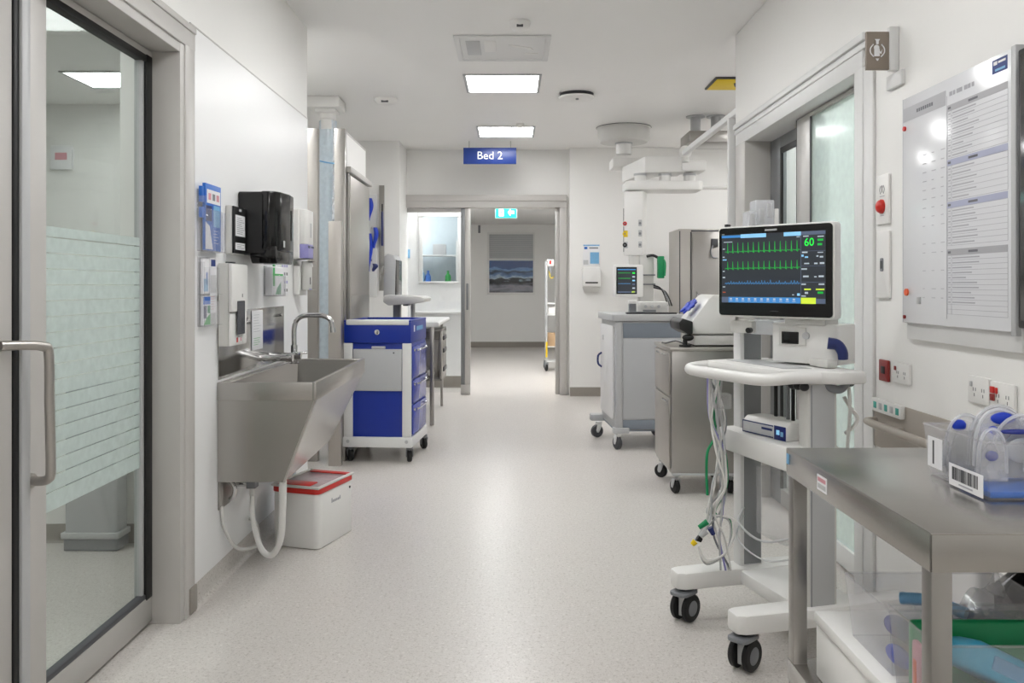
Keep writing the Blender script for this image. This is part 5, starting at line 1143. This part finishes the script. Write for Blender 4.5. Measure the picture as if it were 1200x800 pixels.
MB(P).rbox(0, w, 0, h, 0, .016, white_m, .004, 'z', .002).build('cover', t)
for k in range(5): MB(P).box(w*(.08+.19*k), w*(.18+.19*k), h*.25, h*.75, .016, .018, teal_m if k in (0, 2, 4) else lgrey_m, .001).build('outlet', t)
# whiteboard
XB = 1.33
Ya, zt1 = RW(1058, 115, XB); Yb = RW(1189, 60, XB)[0]; zb1 = 1.097; zt1 = 1.853
t = thing('whiteboard', 'glossy wall whiteboard printed with grey tables and a small blue logo', 'whiteboard', (XB, (Ya+Yb)/2, 1.045)); P = frame((XB, Ya, zb1), (0, -1, 0)); w, h = Ya-Yb, zt1-zb1
MB(P).box(0, w, 0, h, -.012, 0, board_m, .002).build('board', t)
MB(P).box(.004, w+.012, -.055, h-.02, -.0295, -.012, white2_m, .002).build('backing_panel', t)
MB(P).box(w-.012, w+.010, -.01, h+.004, -.02, .003, lgrey_m, .002).build('edge_trim', t)
q = MB(P); e = .0006; c = w*.455
q.box(.004, c-.006, h*.895, h*.955, 0, e, hdr_m).box(.0, .002, 0, h, 0, e, ink_m).box(c, c+.0015, h*.03, h*.93, 0, e, ink_m)
x0, x1 = c+.004, w-.03
secs = [(.865, .675, hdr_m, 9), (.645, .505, hdrb_m, 6), (.475, .325, hdrb_m, 7), (.285, .05, hdr_m, 12)]
for (a, b_, m, n) in secs:
    q.box(x0, x1, h*a, h*(a+.025), 0, e, m)
    for i in range(n+1):
        y = h*(a-(a-b_)*i/n); q.box(x0, x1, y-.0005, y+.0005, 0, e, ink_m)
    for i in range(n-2 if n == 12 else n):
        y = h*(a-(a-b_)*(i+.55)/n); q.box(x0+.006, x0+.018, y-.0018, y+.0018, 0, e, ink_m); q.box(x0+.03, x0+.03+random.uniform(.06, .15), y-.0018, y+.0018, 0, e, ink_m)
    for x in (x0, x0+.024, x1): q.box(x-.0004, x+.0004, h*b_, h*a, 0, e, ink_m)
    q.box(x0+.12, x0+.17, h*(a+.008), h*(a+.017), e, e*1.5, dink_m).box(x0+.004, x0+.02, h*(a+.008), h*(a+.017), e, e*1.5, dink_m)
q.build('printed_table', t)
q = MB(P); q.box(x1-.075, x1-.002, h*.935, h*.985, 0, e, signb_m).box(x1-.068, x1-.05, h*.965, h*.978, e, e*1.5, paper_m).box(x1-.045, x1-.01, h*.968, h*.976, e, e*1.5, paper_m).box(x1-.06, x1-.012, h*.942, h*.95, e, e*1.5, sky_m).build('logo', t, label='small blue logo')
q = MB(P)
for k, L_ in enumerate((.016, .012, .02, .010, .018, .014, .012)): q.box(x0+.012+k*.021, x0+.012+k*.021+L_, h*.925, h*.942, 0, e, ink_m)
for k in range(8): q.box(.10+k*.014, .11+k*.014, h*.917, h*.932, e, e*1.5, dink_m)
q.build('heading', t)
q = MB(P)
for i in range(17):
    if i in (9, 12, 14): continue
    v = .72-.038*i
    for k in range(3): q.box(c*(.48+.2*k), c*(.48+.2*k)+random.uniform(.012, .03), h*v, h*v+.0022, 0, e, ink_m)
q.build('handwriting', t)
for (u, v, m, r, l) in ((.02, .865, red_m, .008, 'red magnet'), (.07, .135, orange_m, .012, 'orange magnet'), (.02, .025, dred_m, .006, 'dark red magnet')):
    MB(P).cyl((c*u+.012, h*v, 0), (c*u+.012, h*v, .006), r, m, 16).build('magnet', t, label=l)
MB(P).box(c*.36, c*.44, h*.085, h*.115, 0, .006, lgrey_m, .002).build('clip', t)
# black screen beyond the whiteboard
o = thing('wall_screen', 'black wall screen at the right edge beside the whiteboard', 'screen', (1.34, 1.95, 1.12))
MB().box(1.318, 1.345, 1.70, 2.225, 1.11, 1.835, matte_m, .006).box(1.345, 1.3595, 1.8, 2.15, 1.2, 1.75, dgrey_m, .004).build('housing', o)
MB().box(1.3165, 1.318, 1.715, 2.21, 1.13, 1.82, gloss_m, .0005).build('screen', o)
# projecting sign
t = thing('projecting_sign', 'taupe projecting wall sign with white symbol above the emergency button', 'sign', (1.30, 3.0, 1.98))
x0, z1 = at(1015.5, 37, 3.0).x, at(0, 37, 3.0).z; x1, z0 = at(1042, 0, 3.0).x, at(0, 81.5, 3.0).z
MB().box(x0, x1, 3.0, 3.014, z0, z1, brown_m, .001).build('sign_board', t)
MB().box(x1, XR-.0005, 2.995, 3.02, z0-.004, z1+.018, white2_m, .003).box(XR-.014, XR-.0005, 2.95, 3.07, z0-.06, z0-.01, white2_m, .002).build('bracket', t)
P = frame(((x0+x1)/2-.002, 2.9995, (z0+z1)/2), (1, 0, 0)); q = MB(P)
for s in (-1, 1): q.tube([(s*.014, .022, .0005), (s*.024, .008, .0005), (s*.024, -.008, .0005), (s*.013, -.022, .0005)], .0022, paper_m, 6, smooth=4)
q.build('symbol_ring', t)
MB(P).prism([(-.009, .040), (.009, .040), (.005, .034), (.004, .022), (-.004, .022), (-.005, .034)], 'z', 0, .001, paper_m).ell((-.003, .010, .0008), (.010, .010, .0006), paper_m, 14, 6).box(-.011, .008, -.020, .006, 0, .001, paper_m)\
    .prism([(.006, .004), (.012, -.006), (.018, .006), (.014, -.012), (.006, -.008)], 'z', 0, .001, paper_m).prism([(-.006, -.028), (.006, -.028), (.002, -.036), (-.002, -.036)], 'z', 0, .001, paper_m).build('symbol', t)

# ------------------------------------------------------------------ stainless table in the foreground
TX0, TX1, TY0, TY1, TZ = .543, 1.325, 1.107, 1.690, .90
t = thing('steel_table', 'stainless steel table with lower shelf in the right foreground', 'table', ((TX0+TX1)/2, (TY0+TY1)/2, 0))
MB().box(TX0, TX1, TY0, TY1, TZ-.004, TZ, steelh_m, .0015).box(TX0, TX0+.003, TY0, TY1, TZ-.052, TZ-.002, steelh_m, .0012).box(TX0, TX1, TY0, TY0+.003, TZ-.052, TZ-.002, steelh_m, .0012)\
    .box(TX1-.003, TX1, TY0, TY1, TZ-.052, TZ-.002, steelh_m, .0012).box(TX0, TX1, TY1-.003, TY1, TZ-.052, TZ-.002, steelh_m, .0012).build('top', t)
for (x, y) in ((TX0+.003, TY0+.004), (TX1-.032, TY0+.004), (TX0+.003, TY1-.032), (TX1-.032, TY1-.032)): MB().box(x, x+.028, y, y+.028, .004, TZ-.004, steel_m, .002).cyl((x+.014, y+.014, 0.0005), (x+.014, y+.014, .006), .016, dgrey_m, 14).build('leg', t)
SHZ = .485
MB().box(TX0+.005, TX1-.005, TY0+.005, TY1-.005, SHZ-.004, SHZ, steelh_m, .001).box(TX0+.0015, TX0+.0045, TY0+.0015, TY1-.003, SHZ-.04, SHZ+.001, steelh_m, .001).box(TX0+.0015, TX1-.003, TY0+.0015, TY0+.0045, SHZ-.04, SHZ+.001, steelh_m, .001).build('shelf', t)
# stickers
zz = lambda py, Y: EYE-(py-VPY)*Y/1000
Yk = TX0/.358; Yk2 = TX0/.369
q = MB().box(TX0-.0008, TX0-.0001, Yk2, Yk, TZ-.040, TZ-.013, paper_m); q.box(TX0-.0011, TX0-.0007, Yk2+.004, Yk-.004, TZ-.024, TZ-.017, pink_m).box(TX0-.0011, TX0-.0007, Yk2+.004, Yk-.004, TZ-.036, TZ-.028, lgrey_m); q.build('sticker', t, label='small white and pink sticker')
MB().box(TX0-.0008, TX0-.0001, TY1-.018, TY1-.004, TZ-.030, TZ-.010, sky_m).build('sticker', t, label='small pale blue sticker')

# clear trays with packets
def tray(name, label, x0, x1, y0, y1, z0, z1, tp=.008, m=clearp_m, lip=True):
    """open clear tub: four walls, floor, rim"""
    t = thing(name, label, 'clear tub', ((x0+x1)/2, (y0+y1)/2, z0))
    w = .0022
    def wall(a, b_):
        (ax, ay), (bx, by) = a, b_
        cx, cy = (x0+x1)/2, (y0+y1)/2
        def inn(p, d): return (p[0]+(d if p[0] < cx else -d), p[1]+(d if p[1] < cy else -d))
        A, B = inn(a, tp), inn(b_, tp); A2, B2 = inn(A, w), inn(B, w); a2, b2 = inn(a, w), inn(b_, w)
        return [(*A, z0+.001), (*B, z0+.001), (*B2, z0+.001), (*A2, z0+.001), (*a, z1), (*b_, z1), (*b2, z1), (*a2, z1)]
    cs = [(x0, y0), (x1, y0), (x1, y1), (x0, y1)]; q = MB()
    for i in range(4): q.hexa(wall(cs[i], cs[(i+1) % 4]), m)
    q.box(x0+tp, x1-tp, y0+tp, y1-tp, z0+.001, z0+.003, m); q.build('walls', t)
    if lip:
        MB().tube([(x0, y0, z1), (x1, y0, z1), (x1, y1, z1), (x0, y1, z1)], .0022, m, 8, closed=True).build('rim', t)
    return t
def packet(x, y, z0, w, h, m, label, bend=.02, blue=None, group=None, thick=.012, ya=0.0):
    """soft arched plastic packet standing on edge, with blue mask cushion showing"""
    Pk = yaw((x, y, z0), ya); t = thing('mask_packet', label, 'packet', (x, y, z0), group)
    def g(u, v):
        a = PI*(u*1.0); xx = -w/2*math.cos(a); zt = h*(.15+.85*math.sin(a)**.6 if 0 < u < 1 else .15)
        return (xx, bend*math.sin(PI*v)*math.sin(a)+(v-.5)*thick*.2, .002+zt*v)
    MB(Pk).grid(g, 20, 8, m, .0012).build('wrapper', t, smooth=60)
    def g2(u, v):
        a = PI*u; return (-w*.47*math.cos(a), thick+bend*math.sin(PI*v)*math.sin(a), .002+h*.9*(.15+.85*math.sin(a)**.7)*v)
    MB(Pk).grid(g2, 20, 8, m, .0012).build('wrapper', t, smooth=60)
    MB(Pk).tube([g(i/16, 1.0) for i in range(17)], .0028, milky_m, 6).build('highlit_edge', t, smooth=60)  # milky rim stands in for the white highlight along the packet edge
    MB(Pk).grid(lambda u, v: (-w*.36*math.cos(PI*u), thick*.5+.010*math.sin(PI*v), .004+h*.72*(.1+.9*math.sin(PI*u)**.7)*v), 18, 8, milky_m, .0012).build('mask', t, smooth=60)
    if blue:
        for (u, v, r1, r2, mm) in blue: MB(Pk).ell((u*w, -.001+thick*.3, h*v), (r1, thick*.45, r2), mm, 16, 8).build('blue_part', t, label='blue part inside the wrapper')
    return t
t = tray('clear_tray', 'clear plastic tray with barcode label on the steel table, nearest the edge', .702, .96, 1.262, 1.372, TZ, .988)
q = MB(frame((.7005, 1.366, TZ+.004), (0, -1, 0))); q.box(.0, .098, 0, .034, 0, .001, paper_m)
for k in range(26):
    q.box(.010+.0029*k, .010+.0029*k+random.choice((.0008, .0014, .002)), .010, .030, .001, .0014, dgrey_m)
q.box(.03, .07, .004, .0065, .001, .0013, ink_m).build('barcode_label', t, label='white label with barcode')
MB().box(.712, .955, 1.27, 1.365, TZ+.0035, TZ+.014, prb_m, .003).build('blue_liner', t, label='blue liner at the bottom')
packet(.768, 1.343, TZ+.019, .08, .105, film_m, 'clear mask packet with bright blue top, at the far left in the barcode tray', .012, [(.08, .88, .020, .010, bluebag_m), (-.12, .66, .010, .011, bluebag_m)])
packet(.80, 1.33, TZ+.019, .10, .098, film_m, 'clear mask packet with violet print in the middle of the barcode tray', .012, [(-.1, .75, .03, .004, bluefilm_m), (.0, .45, .03, .02, milky_m)])
packet(.84, 1.305, TZ+.019, .11, .100, film_m, 'clear mask packet in front of the others in the barcode tray', .012, [(.0, .8, .035, .004, bluefilm_m), (-.05, .4, .035, .02, milky_m)])
packet(.862, 1.345, TZ+.019, .085, .112, film_m, 'tall clear mask packet at the back of the barcode tray', .012, [(.1, .8, .018, .008, bluefilm_m)])
packet(.737, 1.308, TZ+.019, .044, .08, film_m, 'narrow clear packet at the left wall of the barcode tray', .008, [(0, .5, .010, .008, bluefilm_m)])
packet(.89, 1.285, TZ+.019, .10, .095, film_m, 'clear mask packet at the right end of the barcode tray', .010, [(0, .6, .03, .02, milky_m)])
t = tray('clear_tray', 'second clear tray on the steel table, behind the barcode tray', .705, .96, 1.382, 1.462, TZ, .985)
MB(frame((.7035, 1.45, TZ+.018), (0, -1, 0))).box(.008, .055, 0, .05, 0, .001, paper_m).box(.025, .03, .006, .045, .001, .0014, dgrey_m).build('label', t)
packet(.757, 1.422, TZ+.0035, .07, .10, film_m, 'clear packet with blue tip standing in the rear tray, leftmost', .01, [(-.15, .84, .012, .010, bluebag_m)])
packet(.81, 1.42, TZ+.0035, .10, .115, film_m, 'tall clear packet in the middle of the rear tray', .012, [(-.1, .5, .03, .03, milky_m)])
packet(.88, 1.415, TZ+.0035, .10, .11, film_m, 'tall clear packet at the right of the rear tray', .012, [(0, .6, .03, .03, milky_m)])

# white box and tubs on the lower shelf
t = thing('white_storage_box', 'white lidded box on the lower shelf of the steel table', 'box', (.75, 1.39, SHZ+.001))
MB().box(.573, .86, 1.16, 1.61, SHZ+.001, .585, white_m, .004).build('body', t)
MB().box(.570, .863, 1.157, 1.613, .5855, .608, white_m, .004).build('lid', t)
q = MB(frame((.5725, 1.42, .545), (0, -1, 0)))
for k in range(9): q.box(.02+.022*k, .02+.022*k+.014, .0, .013, 0, .0006, ink_m)
q.build('faint_lettering', t)
BZ = .609
tray('clear_tub', 'clear open tub with blue masks on the white box', .585, .855, 1.325, 1.50, BZ, .716, .010)
def item(name, label, cat, mb, smooth=60): return tag(mb.build(name, None, smooth=smooth), label, cat)
item('face_mask', 'upper glossy blue moulded mask against the left side of the clear tub', 'mask', MB(yaw((.617, 1.36, .676), .4)).ell((0, 0, 0), (.010, .030, .018), bluefilm_m, 16, 10).box(-.004, .006, -.03, .0, -.012, .010, bluebag_m, .003))
item('face_mask', 'lower glossy blue moulded mask against the left side of the clear tub', 'mask', MB(yaw((.617, 1.36, .630), .2)).ell((0, 0, 0), (.010, .032, .016), bluebag_m, 16, 10).box(-.004, .006, -.02, .02, -.014, .002, bluefilm_m, .003))
item('blue_sachet', 'dark blue and white sachets heaped in the middle of the clear tub', 'sachet', MB(yaw((.72, 1.42, .648), .3)).box(-.06, .06, -.04, .04, -.03, -.005, navy_m, .010).box(-.05, .05, -.035, .02, -.003, .018, film_m, .008))
item('blue_sachet', 'pale blue tube lying on the sachets in the clear tub', 'sachet', MB().tube([(.66, 1.45, .690), (.70, 1.42, .696), (.735, 1.38, .690)], .010, sky_m, 10, smooth=3))
item('plastic_wrapper', 'long clear wrapper rising at the back right of the clear tub', 'wrapper', MB().grid(lambda u, v: (.76+.075*u, 1.36+.11*v, .66+.07*u*v+.012*math.sin(8*u+5*v)), 10, 10, film_m, .002))
tray('clear_tub', 'front clear tub with green and light blue packets on the white box', .582, .862, 1.165, 1.318, BZ, .728, .008)
item('green_packet', 'green packet standing at the back of the front clear tub', 'packet', MB().box(.602, .845, 1.285, 1.300, BZ+.004, .715, green_m, .006))
item('blue_wrapped_packet', 'light blue wrapped packet lying tilted in the front clear tub', 'packet', MB(Matrix.Translation((.70, 1.235, .668)) @ Matrix.Rotation(.45, 4, 'Y') @ Matrix.Rotation(-.3, 4, 'X')).box(-.06, .075, -.035, .035, -.022, .022, cyan_m, .012).box(-.03, .03, -.036, -.034, -.01, .01, sky_m, .002))
item('green_packet', 'small green packet by the left side of the front clear tub', 'packet', MB(yaw((.61, 1.225, BZ+.005), .2)).box(-.008, .008, -.03, .02, 0, .045, green_m, .005))
item('orange_sachet', 'pink and orange sachet behind the left side of the front clear tub', 'sachet', MB(yaw((.606, 1.275, BZ+.005), -.1)).box(-.005, .005, -.018, .012, 0, .075, pink_m, .004).box(-.0065, .004, -.010, .004, .01, .05, orange_m, .003))
item('plastic_wrapper', 'crumpled clear wrapper at the right of the front clear tub', 'wrapper', MB().grid(lambda u, v: (.765+.075*u+.006*math.sin(9*v), 1.18+.07*v, .68+.02*math.sin(4*u+3*v)+.02*u), 12, 12, film_m, .002))
item('white_packet', 'white paper packet leaning at the right of the front clear tub', 'packet', MB(Matrix.Translation((.815, 1.268, .735)) @ Matrix.Rotation(.7, 4, 'Y')).box(-.045, .045, -.012, .012, -.006, .006, white_m, .004))
item('blue_sachet', 'navy printed clear sachet at the back right of the clear tub', 'sachet', MB(yaw((.795, 1.45, .640), -.3)).box(-.04, .04, -.02, .02, -.025, .03, bluefilm_m, .008).box(-.03, .03, -.021, -.019, -.01, .015, paper_m, .001))
item('blue_sachet', 'white sachet with blue band lying at the right front of the clear tub', 'sachet', MB(yaw((.79, 1.37, .630), .2)).box(-.04, .04, -.025, .025, -.015, .0, paper_m, .006).box(-.02, .01, -.0255, .0255, -.016, .001, prb_m, .006))
item('gauze_packet', 'flat white paper packet under the wrapper in the clear tub', 'packet', MB(yaw((.665, 1.36, .626), .1)).box(-.03, .03, -.022, .022, -.012, .004, paper_m, .004))
item('gauze_packet', 'white paper packet at the front of the front clear tub', 'packet', MB(yaw((.66, 1.19, .628), .15)).box(-.03, .03, -.01, .01, -.015, .03, paper_m, .004))
t = thing('specimen_pot', 'small clear pot with green lid at the front right of the front clear tub', 'pot', (.80, 1.20, BZ+.004))
MB(Matrix.Translation((.80, 1.20, BZ+.004))).lathe([(.020, 0), (.022, .03), (.001, .03)], milky_m, 20).build('pot', t)
MB(Matrix.Translation((.80, 1.20, BZ+.0345))).lathe([(.024, 0), (.024, .010), (.001, .011)], green_m, 24).build('lid', t, label='green lid')
# black bag and white bar at the far right of the shelf
def bag(u, v):
    a = 2*PI*u; s = math.sin(PI*(.12+.88*v)); return (1.005+.13*math.cos(a)*s*(1+.05*math.sin(5*a)), 1.60+.07*math.sin(a)*s*(1+.06*math.sin(4*a+2)), SHZ+.002+.24*v+.01*math.sin(6*a)*s)
item('black_bag', 'black plastic bag on the right of the lower shelf', 'bag', MB().grid(bag, 32, 14, gloss_m))
item('white_upright_box', 'narrow white box standing behind the clear tub', 'box', MB().box(.925, .965, 1.60, 1.66, SHZ+.001, .79, white_m, .004) if False else MB().box(.838, .862, 1.522, 1.55, .609, .83, white_m, .004))
# ================================================================== CAMERA, WORLD, VIEW
cam = bpy.data.cameras.new('camera'); co = bpy.data.objects.new('camera', cam); C.objects.link(co)
co.location = (0, 0, EYE); co.rotation_euler = (PI/2, 0, 0)
cam.sensor_width = 36; cam.lens = 36*F/1200; cam.shift_x = (600-VPX)/1200; cam.shift_y = -(400-VPY)/1200
cam.clip_start = .05; bpy.context.scene.camera = co
wd = bpy.data.worlds.new('world'); bpy.context.scene.world = wd; wd.use_nodes = True
wd.node_tree.nodes['Background'].inputs[0].default_value = (.9, .93, 1, 1); wd.node_tree.nodes['Background'].inputs[1].default_value = .3
vs = bpy.context.scene.view_settings
vs.view_transform = 'Standard'; vs.look = 'None'; vs.gamma = 1; vs.use_curve_mapping = False; vs.exposure = 0.0
